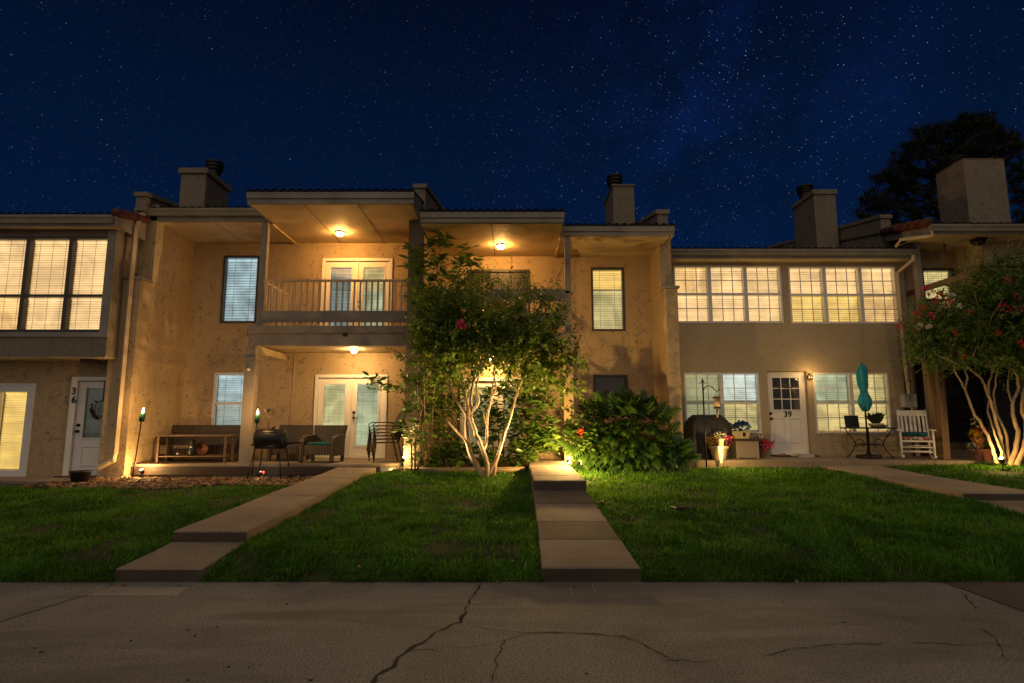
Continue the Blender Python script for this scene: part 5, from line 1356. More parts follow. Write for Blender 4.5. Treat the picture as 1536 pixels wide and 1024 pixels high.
# flowers helper
PETAL_V = np.array([(0,0,0),(.42,.55,.12),(0,1,.05),(-.42,.55,.12)]); PETAL_F = np.array([(0,1,2),(0,2,3)])
def flower_ball(name, parent, c, r, n, size, mat, up=.4, sq=(1,1,1)):
    d = norm(rng.normal(0, 1, (n,3))+np.array([0,-.3,up])); pos = np.array(c)+d*r*np.array(sq)*rng.uniform(.6,1.05,(n,1))
    v, f = scatter(PETAL_V, PETAL_F, pos, frames(d+rng.normal(0,.8,(n,3))), size*rng.uniform(.6,1.3,n))
    return np_obj(name, v, f, M[mat], parent, np.repeat(rng.random(n), 4), world=False)
def leaf_ball(name, parent, c, r, n, size, mat='lf_pot', sq=(1,1,1)):
    d = norm(rng.normal(0, 1, (n,3))+np.array([0,0,.4])); pos = np.array(c)+d*r*np.array(sq)*rng.uniform(.2,1,(n,1))
    v, f = scatter(LEAF_V, LEAF_F, pos, frames(d+rng.normal(0,.5,(n,3))), size*rng.uniform(.6,1.3,n))
    return np_obj(name, v, f, M[mat], parent, np.repeat(rng.random(n), 7), world=False)
def pot_mesh(r, h, lip=True):
    m = MB(); m.lathe((0,0,0), [(r*.62,0),(r*.66,.01),(r*.93,h*.78),(r*.95,h*.79),(r*1.06,h*.80),(r*1.08,h*.98),(r*1.02,h),(r*.92,h*.97),(r*.85,h*.86)] if lip else [(r*.6,0),(r,h),(r*.9,h*.97),(r*.8,h*.9)], 24); return m
x = PX(1079, 680, 12.95)
fp = thing('flower_pot', 'tan urn of pale and pink flowers behind the glowing tube light', 'flower pot', (x, 12.98, Z39))
pot_mesh(.20, .30).build('pot', M['pot_tan'], fp, world=False)
leaf_ball('leaves', fp, (0,0,.36), .17, 90, .09); flower_ball('flowers', fp, (-.14,-.05,.40), .13, 110, .06, 'fl_yellow', sq=(1.1,.9,.7)); flower_ball('flowers', fp, (.17,-.05,.42), .10, 90, .05, 'fl_pink'); flower_ball('flowers', fp, (.0,-.08,.50), .14, 70, .05, 'fl_white', sq=(1.4,1,.6))
# glowing bubble tube
tb_ = P3(1082.5, 702, 12.58); tt = P3(1081, 656, 12.58); zg0 = zgf(tb_.x, 12.58)
sl_ = thing('tube_light', 'glowing clear tube light on a stake before the tan urn', 'garden light', (tb_.x, 12.58, zg0))
m = MB(); m.tube([(tb_.x,12.58,zg0-.05),(tb_.x,12.58,zg0+.14)], .008, 8); m.build('stake', M['galv'], sl_)
def mk_tube():
    mt = bpy.data.materials.new('bubble_tube'); nt, out, N, L = nodes(mt); tc = N('ShaderNodeTexCoord')
    v = N('ShaderNodeTexVoronoi'); v.inputs['Scale'].default_value = 45; L(tc.outputs['Object'], v.inputs[0])
    e = N('ShaderNodeEmission'); L(ramp(N, L, v.outputs['Distance'], [(.1, (1,.85,.55)), (.45, (.9,.42,.10))]), e.inputs[0]); e.inputs[1].default_value = TUBE_E; L(e.outputs[0], out.inputs[0]); return mt
ztop = tt.z
m = MB(); m.tube([(tb_.x,12.58,zg0+.14),(tb_.x,12.58,zg0+.17),(tb_.x,12.58,zg0+.3),(tb_.x,12.58,ztop-.17)], [.012,.022,.042,.055], 14); m.build('tube', mk_tube(), sl_)
m = MB(); m.lathe((tb_.x,12.58,ztop-.169), [(.05,0),(.062,.02),(.055,.06),(.07,.12),(.075,.14),(.02,.169)], 16); m.build('solar_cap', M['pot_tan'], sl_)
point('tube_glow', (tb_.x+.15, 12.15, zg0+.55), 52.0, (1,.62,.2), .06)
# side box with planter and blue flowers
x = PX(1117, 672, 13.5)
sb = thing('storage_box', 'taupe plastic side table box by the window beside the covered grill', 'side table', (x, 13.55, Z39))
h = PZ(657, 13.5)-Z39
m = MB(); m.box(-.22, .22, -.2, .2, .02, h-.05); 
for s in (-1,1):
    m.box(s*.225-.03, s*.225+.03, -.225, -.165, 0, h-.045); m.box(s*.225-.03, s*.225+.03, .165, .225, 0, h-.045)
m.build('body', M['plastic_grey'], sb, bevel=.006, world=False)
m = MB(); m.box(-.30, .30, -.26, .26, h-.044, h); m.build('lid', M['metal_brown'], sb, bevel=.008, world=False)
pl = thing('flower_planter', 'pale trough of dark blue flowers on the taupe side table', 'planter', (x-.12, 13.5, Z39+h+.001))
m = MB(); m.hexa([(-.30,-.10,0),(.19,-.10,0),(.19,.10,0),(-.30,.10,0)],[(-.33,-.12,.17),(.22,-.12,.17),(.22,.12,.17),(-.33,.12,.17)]); m.build('trough', M['pot_tan'], pl, bevel=.008, world=False)
m = MB(); m.box(.05, .11, -.127, -.108, .05, .14); m.build('emblem', M['metal_black'], pl, world=False)
leaf_ball('leaves', pl, (-.05,0,.2), .16, 80, .08, sq=(1.5,.7,.7)); flower_ball('flowers', pl, (.05,-.03,.27), .12, 260, .06, 'fl_blue', .9, sq=(1.5,.8,.8)); flower_ball('flowers', pl, (-.2,-.03,.25), .08, 70, .05, 'fl_blue', .9)
x = PX(1146, 675, 13.6)
pp = thing('flower_pot', 'low pot of bright pink flowers on the patio next to door 39', 'flower pot', (x, 13.75, Z39))
pot_mesh(.13, .2).build('pot', M['terracotta'], pp, world=False)
leaf_ball('leaves', pp, (-.06,0,.27), .2, 150, .09, sq=(1.3,.8,.9)); flower_ball('flowers', pp, (.06,-.1,.30), .12, 150, .075, 'fl_pink', sq=(1.5,.7,.7)); flower_ball('flowers', pp, (0,-.05,.42), .05, 25, .05, 'fl_white')
p2 = thing('flower_pot', 'dark little pot of dry leaves between the side table and pink flowers', 'flower pot', (x-.28, 13.85, Z39))
pot_mesh(.10, .16).build('pot', M['metal_brown'], p2, world=False); leaf_ball('leaves', p2, (0,0,.22), .14, 60, .09)
for k, (px, lab, mt) in enumerate(((1173,'flat pale shoe on the ground by the pink flowers','wood_table'), (1192,'small crumpled leaf ornament on the sill of door 39','pot_tan'), (1208,'grey folded mat at the foot of door 39','meter'))):
    x = PX(px, 683, 13.85); m = MB()
    if k == 2: m.obox((0,0,.025), (.36,.16,.05), (0,0,.1)); m.obox((0,0,.065), (.32,.13,.025), (0,.05,.14))
    else: m.ball((0,0,.045), .06, 10, 6, (1.7,.8,.6)); m.ball((.06,.01,.06), .045, 8, 6, (1,.8,.8))
    o = m.build(('shoe','ornament','door_mat')[k], M[mt]); o.location = (x, 13.86, Z39+.001); tag(o, lab, ('shoe','ornament','mat')[k])
# decoration behind the glass of door 39
gz = .5*(gz0+gz1)
dx0, dx1 = dE[0]+.15, dE[1]-.16; zc_ = dE[2]+(dE[3]-dE[2])*.70
dd = thing('door_decoration', 'round teal sign with dry leaves seen through the glass of door 39', 'wreath', ((dx0+dx1)/2, YW+.168, zc_))
m = MB(); m.lathe((0,0,-.05), [(.13,-.01),(.15,0),(.13,.012)], 24, 'y'); m.build('disc', mk('teal_enamel', (.16,.42,.50), .5, .5, 14), dd, world=False)
m = MB(); m.box(-.012, .012, -.005, .0, .1, .42); m.build('ribbon', M['plastic_black'], dd, world=False)
n = 60; th = rng.uniform(.2, 2.9, n); pos = np.stack([.17*np.cos(th), rng.uniform(-.04,0,n), .06+.15*np.sin(th)],1)
v, f = scatter(LEAF_V, LEAF_F, pos, frames(np.stack([np.cos(th), -.3+0*th, np.sin(th)],1)+rng.normal(0,.4,(n,3)), np.array([0,-1.0,0])+rng.normal(0,.4,(n,3))), np.full(n,.11)); np_obj('leaves', v, f, M['fl_yellow'] if False else mk_leaf('straw_leaf', (.14,.09,.045), (.36,.26,.15)), dd, np.repeat(rng.random(n),7), world=False)

# ------------------------------------------------------------------ patio table and umbrella
tx, ty = PX(1303, 655, 13.55), 13.55
ht = PZ(640, 13.45)-Z39
pt_ = thing('patio_table', 'black wrought iron table with curled legs below the teal umbrella', 'table', (tx, ty, Z39))
m = MB(); m.lathe((0,0,ht-.03), [(.55,0),(.575,.008),(.575,.022),(.55,.03)], 36); m.build('tabletop', M['metal_black'], pt_, world=False)
for k in range(4):
    a = PI/4+k*PI/2+.25; c_, s_ = math.cos(a), math.sin(a)
    pts = [(.46,ht-.03),(.40,ht*.80),(.30,ht*.58),(.27,ht*.44),(.32,ht*.25),(.42,ht*.06),(.46,0)]
    m = MB(); m.tube([(r*c_, r*s_, z) for r, z in pts], .013, 8)
    cur = [(.27+.085*math.cos(t)-.085, ht*.47+.10*math.sin(t)) for t in np.linspace(-1.2, 4.2, 14)]
    m.tube([(r*c_, r*s_, z) for r, z in cur], .009, 6); m.build('leg', M['metal_black'], pt_, world=False)
m = MB(); m.tube([(.27*math.cos(t), .27*math.sin(t), ht*.44) for t in np.linspace(0, 2*PI, 25)], .009, 6); m.build('ring', M['metal_black'], pt_, world=False)
um = thing('patio_umbrella', 'folded teal umbrella standing up through the patio table', 'umbrella', (tx-.03, ty, Z39))
z0_, z1_ = PZ(617, 13.55)-Z39, PZ(546, 13.55)-Z39
m = MB(); m.tube([(0,0,.05),(0,0,z1_-.05)], .02, 10); m.build('pole', M['metal_black'], um, world=False)
m = MB(); m.lathe((0,0,0), [(.24,0),(.26,.03),(.25,.07),(.08,.09),(.04,.12),(.035,.22)], 28); m.build('base', M['metal_brown'], um, world=False)
rows = [(0,.045),(.03,.085),(.08,.125),(.16,.150),(.26,.145),(.34,.115),(.39,.088),(.43,.080),(.47,.092),(.56,.122),(.68,.138),(.80,.136),(.88,.122),(.925,.10),(.95,.085),(.985,.070),(1,.045),(1.004,.006)]
vs, fs = [], []; n = 80
for q_, (hz, rr) in enumerate(rows):
    for k in range(n):
        t = 2*PI*k/n; ph = 4*t+hz*2.8+.9*math.sin(2*t+1)+.5*math.sin(3*t+6*hz)
        tie = 1-.65*math.exp(-((hz-.43)/.07)**2); amp = (.30+.14*math.sin(3*t+5*hz))*tie*(hz < .95)+.06
        lob = 1-amp*abs(math.sin(ph))**.7+.07*math.sin(2*t+8*hz)+.03*math.sin(17*t+11*hz)
        hem = .075*abs(math.sin(ph))*(hz < .1)+.045*abs(math.sin(ph+.8))*(.40 < hz < .50)
        vs.append((rr*lob*math.cos(t)+.010*math.sin(hz*7), rr*lob*math.sin(t), z0_+(z1_-z0_)*hz+hem))
for i in range(len(rows)-1):
    for k in range(n): fs.append((i*n+k, i*n+(k+1)%n, (i+1)*n+(k+1)%n, (i+1)*n+k))
m = MB(); m.add(vs, fs, True); m.build('canopy', M['teal'], um, world=False)
m = MB(); m.lathe((0,0,z0_+(z1_-z0_)*.42), [(.080,0),(.086,.010),(.080,.022)], 20); m.build('strap', M['teal'], um, world=False)
m = MB(); m.lathe((0,0,z1_-.012), [(.03,0),(.02,.03),(.002,.05)], 10); m.build('finial', M['metal_black'], um, world=False)
tp = thing('table_plant', 'dark spiky plant in a shallow pale bowl on the iron table', 'potted plant', (tx+.10, ty-.15, Z39+ht+.001))
m = MB(); m.lathe((0,0,0), [(.10,0),(.15,.05),(.16,.09),(.13,.08)], 20); m.build('bowl', M['pot_tan'], tp, world=False)
n = 160; th = rng.uniform(0, 2*PI, n); d = np.stack([.35*np.cos(th), .35*np.sin(th), 1+0*th],1)+rng.normal(0,.12,(n,3)); pos = np.stack([.06*np.cos(th), .06*np.sin(th), .07+0*th],1)
v, f = scatter(LEAF_V*np.array([.25,1,1]), LEAF_F, pos, frames(d), rng.uniform(.15,.30,n)); np_obj('leaves', v, f, M['lf_pine'], tp, np.repeat(rng.random(n),7), world=False)
m = MB(); m.lathe((0,0,0), [(.05,0),(.08,.03),(.085,.06),(.06,.055)], 16); o = m.build('ash_bowl', M['meter']); o.location = (tx+.30, ty-.1, Z39+ht+.001); tag(o, 'small grey bowl near the rim of the iron table', 'bowl')
m = MB(); m.box(-.17, .17, -.015, .015, 0, .27); o = m.build('leaning_tray', M['plastic_black'], bevel=.01); o.location = (tx-.28, ty+.12, Z39+ht+.001); o.rotation_euler = (-.12,0,.1); tag(o, 'dark square tray standing upright on the iron table', 'tray')
# ------------------------------------------------------------------ rocking chair
rx = PX(1376, 660, 13.3)
rc = thing('rocking_chair', 'white slatted wooden rocking chair by the timber posts', 'rocking chair', (rx, 13.35, Z39), -.50)
Wp = lambda m, n, bv=.006: m.build(n, M['white_paint'], rc, bevel=bv, world=False)
hz = PZ(613, 13.4)-Z39
for s in (-1, 1):
    m = MB(); m.tube([(s*.27,.20,.10),(s*.265,.22,.45),(s*.27,.36,hz-.05),(s*.27,.37,hz)], [.022,.025,.021,.014], 10); Wp(m, 'back_post', 0)
    m = MB(); m.tube([(s*.30,-.24,.06),(s*.30,-.24,.62)], [.022,.026], 10); Wp(m, 'leg', 0)
    m = MB(); m.hexa([(s*.31-.05,-.32,.62),(s*.31+.05,-.32,.62),(s*.30+.035,.26,.62),(s*.30-.035,.26,.62)],[(s*.31-.05,-.32,.645),(s*.31+.05,-.32,.645),(s*.30+.035,.26,.645),(s*.30-.035,.26,.645)]); Wp(m, 'arm')
    pts = [(s*.29, -.48+.96*t, .012+.30*(t-.45)**2) for t in np.linspace(0, 1, 12)]
    m = MB()
    for a, b in zip(pts[:-1], pts[1:]): m.bar(a, b, .035, .045)
    Wp(m, 'rocker', 0)
    m = MB(); m.bar((s*.29,-.22,.22), (s*.28,.21,.22), .022, .022); Wp(m, 'stretcher', 0)
m = MB(); m.box(-.26, .26, .345, .375, hz-.15, hz-.02); Wp(m, 'top_rail')
m = MB(); m.box(-.25, .25, .20, .228, .44, .49); Wp(m, 'lower_rail')
for k in range(6):
    x = -.205+k*.082; m = MB(); m.hexa([(x-.022,.205,.49),(x+.022,.205,.49),(x+.022,.222,.49),(x-.022,.222,.49)],[(x-.022,.350,hz-.151),(x+.022,.350,hz-.151),(x+.022,.367,hz-.151),(x-.022,.367,hz-.151)]); Wp(m, 'back_slat', .003)
m = MB(); m.box(-.29, .29, -.27, .22, .375, .41); Wp(m, 'seat')
for z, y in ((.16,-.24),(.26,-.24),(.16,.2),(.28,.2)): m = MB(); m.tube([(-.28,y,z),(.28,y,z)], .013, 8); Wp(m, 'stretcher', 0)
cu = MB(); cu.box(-.25, .25, -.26, .17, 0, .075)
def mk_patch():
    mt = bpy.data.materials.new('patterned_cloth'); nt, out, N, L = nodes(mt); tc = N('ShaderNodeTexCoord'); v = N('ShaderNodeTexVoronoi'); v.inputs['Scale'].default_value = 22; L(tc.outputs['Object'], v.inputs[0])
    sc = N('ShaderNodeSeparateColor'); L(v.outputs['Color'], sc.inputs[0]); b = N('ShaderNodeBsdfPrincipled'); b.inputs['Roughness'].default_value = .9
    r_ = ramp(N, L, sc.outputs[0], [(0,(.30,.03,.05)),(.3,(.5,.38,.28)),(.5,(.02,.16,.18)),(.72,(.45,.10,.05)),(1,(.07,.03,.06))]); r_.node.color_ramp.interpolation = 'CONSTANT'; L(r_, b.inputs['Base Color']); L(b.outputs[0], out.inputs[0]); return mt
o = cu.build('seat_cushion', mk_patch(), bevel=.03); o.location = (rx, 13.35, Z39+.412); o.rotation_euler = (0,0,-.5); tag(o, 'red and cream patterned cushion on the white rocking chair', 'cushion')
cu = MB(); cu.box(-.25, .25, -.03, .03, 0, .10); o = cu.build('back_cushion', M['teal_cushion'], bevel=.028); o.location = (rx+.06, 13.46, Z39+.49); o.rotation_euler = (-.2,0,-.5); tag(o, 'teal roll cushion at the back of the white rocking chair', 'cushion')
# ------------------------------------------------------------------ terracotta pots by the flowering tree
for k, (px, dz, yy, r, lab) in enumerate(((1465,0,12.95,.115,'terracotta pot on the patio with pale trailing leaves'), (1480,0,12.9,.115,'lower terracotta pot next to the flowering tree trunks'), (1469,.24,13.0,.125,'terracotta pot of yellow and red flowers raised on the others'))):
    x = PX(px, 680, yy); t = thing('flower_pot', lab, 'flower pot', (x, yy, Z39+dz))
    pot_mesh(r, .23).build('pot', M['terracotta'], t, world=False)
    if k == 0: leaf_ball('leaves', t, (-.12,-.05,.22), .12, 40, .09); flower_ball('flowers', t, (-.16,-.08,.27), .09, 40, .05, 'fl_white')
    if k == 1: leaf_ball('leaves', t, (.0,-.02,.25), .12, 50, .09)
    if k == 2: leaf_ball('leaves', t, (0,0,.30), .17, 90, .08); flower_ball('flowers', t, (-.12,-.08,.28), .10, 90, .06, 'fl_yellow'); flower_ball('flowers', t, (.06,-.05,.38), .12, 90, .05, 'fl_red', sq=(1.3,.8,.5)); flower_ball('flowers', t, (0,0,.55), .10, 40, .05, 'fl_white')
# dark slab on the lawn
x, y = PX(1024, 752, 8.7), 8.75
m = MB(); m.obox((0,0,.03), (.26,.17,.05), (0,0,.2)); o = m.build('valve_box', M['plastic_black'], bevel=.01); o.location = (x, y, zgf(x,y)); tag(o, 'small dark lid lying in the grass before the lobed leaf plant', 'valve box')
m = MB(); m.ball((0,0,.02), .05, 10, 6, (1.4,1,.5)); o = m.build('garden_stone', M['stone']); o.location = (1.33, 9.05, zgf(1.33,9.05)); tag(o, 'lone pale stone by the middle of the straight path', 'stone')
# ------------------------------------------------------------------ plants
SMALL_V = np.array([(0,0,0),(.31,.5,.05),(0,1,-.05),(-.31,.5,.05)]); SMALL_F = np.array([(0,1,2),(0,2,3)])
def wobble(pts, amp, seed, sub=4):
    """smooth wandering polyline through given points (Catmull-Rom) plus small wobble"""
    r = random.Random(seed); p = [Vector(q) for q in pts]
    p = [p[0]*2-p[1]]+p+[p[-1]*2-p[-2]]; out = []
    for i in range(1, len(p)-2):
        for k in range(sub):
            t = k/sub; a, b, c, d = p[i-1], p[i], p[i+1], p[i+2]
            q = .5*((2*b)+(c-a)*t+(2*a-5*b+4*c-d)*t*t+(3*b-a-3*c+d)*t*t*t)
            out.append(q+Vector((r.gauss(0,amp), r.gauss(0,amp), 0)))
    out.append(p[-2]); return out
def limb(mb, pts, r0, r1, seed, amp=.006, n=8):
    q = wobble(pts, amp, seed); m = len(q)
    mb.tube(q, [r0+(r1-r0)*(i/(m-1))**.8 for i in range(m)], n); return q
def shoots(blobs, n, length, gap, up, seed, leaf, spread=.55):
    """leafy shoots starting inside the blobs: returns leaf positions, directions, sizes, shoot polylines"""
    r = np.random.default_rng(seed)
    w = np.array([b[1][0]*b[1][1]*b[1][2] for b in blobs])**.75*np.array([b[2] if len(b) > 2 else 1 for b in blobs]); w /= w.sum()
    pos, dr, sz, lines = [], [], [], []
    for i in range(n):
        b = blobs[r.choice(len(blobs), p=w)]; c, rad = np.array(b[0]), np.array(b[1])
        u = norm(r.normal(size=3)); q = u*r.random()**.45
        s = c+q*rad
        d = norm(u*spread+np.array([0,0,up])+r.normal(0,.45,3))
        L = length*r.uniform(.5,1.25); k = max(3, int(L/gap)); bend = r.normal(0,.25,3)
        tt = np.linspace(0, 1, k); line = s+np.outer(tt, d)*L+np.outer(tt**2, bend)*L*.5
        lines.append(line)
        ax = norm(r.normal(size=3)); sd = norm(np.cross(d, ax)); s2 = np.cross(d, sd)
        for j in range(k):
            for sg in (-1, 1):
                a = j*1.9+r.normal(0,.4); side = (sd*math.cos(a)+s2*math.sin(a))*sg
                pos.append(line[j]); dr.append(side*.8+d*.5+np.array([0,0,-.1])+r.normal(0,.2,3)); sz.append(leaf*r.uniform(.65,1.2)*(1-.35*tt[j]))
    return np.array(pos), np.array(dr), np.array(sz), lines
def crown(name, parent, parts, mat, tv=SMALL_V, tf=SMALL_F, tmean=.4, seed=1, width=1.0):
    pos = np.concatenate([p[0] for p in parts]); dr = np.concatenate([p[1] for p in parts]); sz = np.concatenate([p[2] for p in parts])
    r = np.random.default_rng(seed); n = len(pos)
    v, f = scatter(tv*np.array([width,1,1]), tf, pos, frames(dr), sz)
    return np_obj(name, v, f, M[mat], parent, np.repeat(np.clip(r.normal(tmean,.22,n),0,1), len(tv)))
def blob(px, py, Y, rx, ry, rd=None, w=1):
    """ellipsoid from photo pixels at depth Y"""
    c = P3(px, py, Y); s = Y/F_PX*1.02
    return (tuple(c), (rx*s, (rd if rd else (rx+ry)/2)*s, ry*s), w)
def twigs(mb, lines, r=.004, every=3):
    for l in lines[::every]:
        mb.tube([tuple(p) for p in l[::2]], r, 4, False)

# ---- crape myrtle in the middle
Yc = 11.55
ct_ = thing('crape_myrtle', 'crape myrtle with pale twisted trunks in front of the two balconies', 'tree', (PX(737,716,Yc), Yc, zgf(-.4,Yc)))
cp = lambda x, y, dy=0.0: P3(540+x/4.453, 530+y/4.453, Yc+dy)
tm = MB()
k = 1.05
limb(tm, [cp(832,862),cp(828,830),cp(775,740),cp(733,650),cp(715,550),cp(712,440),cp(715,350,.1),cp(700,270,.15),cp(650,160,.2),cp(625,50,.25),cp(600,-120,.3)], .066*k, .018, 1)
limb(tm, [cp(858,862,-.02),cp(853,830,-.02),cp(848,740,-.03),cp(820,640,-.05),cp(780,540,-.05),cp(745,440,-.05),cp(742,330,-.1),cp(755,200,-.1),cp(770,100,-.1),cp(790,-100,-.15)], .060*k, .018, 2)
limb(tm, [cp(893,845,.05),cp(893,800,.05),cp(905,745,.05),cp(932,640,.1),cp(965,540,.1),cp(1000,430,.15),cp(1040,300,.2),cp(1050,240,.2),cp(1000,190,.3),cp(995,150,.3),cp(1030,0,.3)], .046*k, .014, 3)
limb(tm, [cp(825,650,-.04),cp(846,560,.1),cp(850,420,.2),cp(878,300,.25),cp(892,160,.3),cp(900,0,.3)], .036, .012, 4)
limb(tm, [cp(860,800,-.02),cp(890,745,0),cp(930,660,.05)], .036, .030, 41)
limb(tm, [cp(720,600,0),cp(690,560,-.1),cp(640,510,-.2),cp(570,430,-.3)], .030, .008, 5)
limb(tm, [cp(711,410,0),cp(690,370,-.1),cp(625,280,-.15),cp(600,180,-.1),cp(590,30,-.1)], .034, .012, 6)
limb(tm, [cp(742,395,-.05),cp(790,320,-.2),cp(780,230,-.25),cp(790,150,-.2),cp(820,20,-.2)], .034, .012, 7)
limb(tm, [cp(1048,250,.2),cp(1085,170,.1),cp(1075,90,.1),cp(1120,-60,0)], .022, .010, 8)
limb(tm, [cp(700,270,.15),cp(735,180,.1),cp(745,100,.1),cp(700,-60,.1)], .022, .010, 9)
limb(tm, [cp(760,190,-.1),cp(800,110,-.2),cp(835,60,-.25),cp(880,-80,-.3)], .022, .010, 10)
limb(tm, [cp(655,170,.2),cp(670,90,.1),cp(650,20,0),cp(690,-120,0)], .020, .009, 11)
limb(tm, [cp(880,300,.25),cp(910,210,.2),cp(880,120,.2)], .020, .009, 12)
limb(tm, [cp(845,560,.1),cp(840,470,.0),cp(820,390,-.1)], .018, .007, 13)
for j in range(34):    # finer branches into the crown
    r_ = random.Random(100+j); a = cp(r_.uniform(590,1090), r_.uniform(-150,110), r_.uniform(-.3,.3)); b = a+Vector((r_.gauss(0,.45), r_.gauss(0,.35), r_.uniform(.3,1.1)))
    limb(tm, [a, a.lerp(b,.5)+Vector((r_.gauss(0,.07),r_.gauss(0,.05),0)), b], .013, .004, 200+j, .006, 6)
B = [blob(735,500,Yc,62,42,55), blob(688,482,Yc,40,36), blob(780,502,Yc,46,34), blob(690,525,Yc,62,36), blob(790,530,Yc,55,38), blob(655,500,Yc,36,44), blob(664,460,Yc,30,24), blob(825,530,Yc,28,26), blob(830,556,Yc,24,22,20,.6), blob(655,560,Yc,28,22,20,.5), blob(622,575,Yc,14,24,14,.8), blob(645,600,Yc,14,18,14,.5), blob(848,580,Yc,12,22,12,.7), blob(862,535,Yc,12,16,12,.8), blob(612,520,Yc,12,18,12,.8), blob(838,480,Yc,12,14,12,.9), blob(625,450,Yc,14,16,12,.8), blob(700,575,Yc,16,12,16,.6), blob(780,575,Yc,22,12,16,.6)]
p1 = shoots(B, 960, .40, .044, .35, 21, .128)
tips = [blob(765,450,Yc,10,16), blob(790,450,Yc,8,16), blob(733,440,Yc,12,16), blob(700,430,Yc,20,16), blob(815,460,Yc,10,20), blob(680,440,Yc,14,16), blob(845,520,Yc,8,10), blob(625,470,Yc,8,14), blob(830,470,Yc,8,10), blob(610,545,Yc,6,14), blob(855,550,Yc,6,12)]
p2 = shoots(tips, 100, .55, .042, 1.1, 22, .085, .6)
o = crown('crown', ct_, [p1, p2], 'lf_crape', tmean=.52, seed=3)
twigs(tm, p1[3], .0035, 6); twigs(tm, p2[3], .004, 1); tm.build('trunk', M['bark'], ct_)
fc = P3(692, 490, Yc-.75)
flower_ball('blossom', ct_, fc-ct_.location, .07, 60, .07, 'fl_pink')

# ---- large-leaved shrub against the pillar
def whorls(pts, n, L, seed, droop=.25, jit=.05):
    r = np.random.default_rng(seed); pos, dr, sz = [], [], []
    for c in pts:
        for j in range(n):
            a = 2*PI*j/n+r.uniform(0,.6); e = r.uniform(-.3,.8)
            pos.append(np.array(c)+r.normal(0,jit,3)); dr.append(np.array([math.cos(a)*math.cos(e), math.sin(a)*math.cos(e), math.sin(e)-droop*r.random()])); sz.append(L*r.uniform(.6,1.2))
    return np.array(pos), np.array(dr), np.array(sz), []
def shrub(name, label, base, stems, heads, n, L, seed, mat='lf_big', width=.75, cat='shrub', r0=.022, jit=.05, group=None):
    t = thing(name, label, cat, base, 0, group); m = MB()
    for i, s in enumerate(stems): limb(m, s, r0, .007, seed*50+i, .008, 7)
    m.build('stem', M['stem'], t)
    crown('leaves', t, [whorls(heads, n, L, seed, jit=jit)], mat, LEAF_V, LEAF_F, .45, seed, width)
    return t
Yp = 12.28
pt = lambda x, y, dy=0: P3(x, y, Yp+dy)
r_ = random.Random(9)
heads = [pt(663,352),pt(672,362,-.1),pt(655,368,.05),pt(640,372,.1),pt(622,378),pt(630,390,-.1),pt(697,385),pt(690,398,.1),pt(706,398,-.1),pt(660,392),pt(645,402,-.05),pt(675,410,.1),pt(650,420,-.1),pt(690,425),pt(632,418,.05),pt(628,438,-.1),pt(640,450,.1),pt(665,440,-.2),pt(655,462),pt(630,470,-.1),pt(626,500,-.05),pt(634,525,-.1),pt(622,545,-.05),pt(700,440,-.1),pt(618,400,-.1)]
shrub('tall_shrub', 'tall large leaved shrub climbing in front of the pillar between balconies', (pt(640,700).x, Yp, zgf(-1.7,Yp)),
      [[pt(641,705),pt(636,600),pt(640,500),pt(652,430),pt(662,360)], [pt(643,705,.05),pt(650,590,.05),pt(660,480),pt(690,400)], [pt(640,705,-.05),pt(630,640),pt(626,560,-.05),pt(632,450),pt(626,385)], [pt(640,520),pt(622,470,-.05),pt(618,405,-.1)]], heads+[tuple(Vector(h)+Vector((random.gauss(0,.09),random.gauss(0,.1),random.gauss(0,.09)))) for h in heads], 9, .24, 31)
heads = [pt(556,572,-.35),pt(562,568,-.35),pt(570,582,-.35),pt(578,575,-.3),pt(590,584,-.3),pt(600,578,-.25),pt(615,612,-.2),pt(606,620,-.3),pt(600,632,-.35),pt(612,640,-.4),pt(624,636,-.2),pt(632,650,-.3),pt(618,655,-.35),pt(640,630,-.1),pt(628,610,-.15),pt(610,605,-.25),pt(636,665,-.2),pt(604,645,-.3)]
shrub('leafy_shrub', 'leafy shrub reaching out over the stacked chairs from the pillar base', (pt(622,700,-.2).x, Yp-.2, zgf(-1.95,Yp-.2)),
      [[pt(622,705,-.2),pt(626,640,-.2),pt(632,600,-.15),pt(600,580,-.25),pt(556,572,-.35)], [pt(618,705,-.25),pt(616,660,-.3),pt(606,625,-.3)], [pt(626,705,-.2),pt(634,660,-.2),pt(630,615,-.1)]], heads, 11, .18, 32)
# behind the crape myrtle: mid-height shrubs, each its own plant
def fill_heads(px, py, rx, ry, n, seed, Y):
    r = random.Random(seed); out = []
    while len(out) < n:
        a, b = r.uniform(-1,1), r.uniform(-1,1)
        if a*a+b*b < 1: out.append(P3(px+a*rx, py+b*ry, Y+r.uniform(-.3,.3)))
    return out
shrub('leafy_shrub', 'dense dark shrub right of the straight path end beside lit column wall' if False else 'dense dark shrub between the crape myrtle and the end of the straight path', (P3(797,690,12.7).x, 12.7, .6),
      [[P3(797+i*6-9,702,12.7), P3(795+i*8-12,650,12.7), P3(790+i*10-15,590,12.65)] for i in range(4)], fill_heads(797,625,32,60,70,5,12.6)+fill_heads(815,655,18,28,18,6,12.45), 10, .20, 33)
shrub('leafy_shrub', 'broad leaved shrub growing behind the trunks of the crape myrtle', (P3(745,690,13.1).x, 13.1, .6),
      [[P3(742+i*7,702,13.1), P3(745+i*8-6,650,13.1), P3(745+i*12-12,600,13.0)] for i in range(3)], fill_heads(748,625,34,45,50,7,13.0), 10, .19, 34)
shrub('leafy_shrub', 'thin stemmed shrub standing in the bed close to the pillar', (P3(668,690,12.9).x, 12.9, .6),
      [[P3(655+i*10,702,12.9), P3(660+i*12-6,640,12.9), P3(655+i*14-8,570,12.85)] for i in range(3)], fill_heads(668,608,32,52,48,8,12.8), 10, .19, 35)
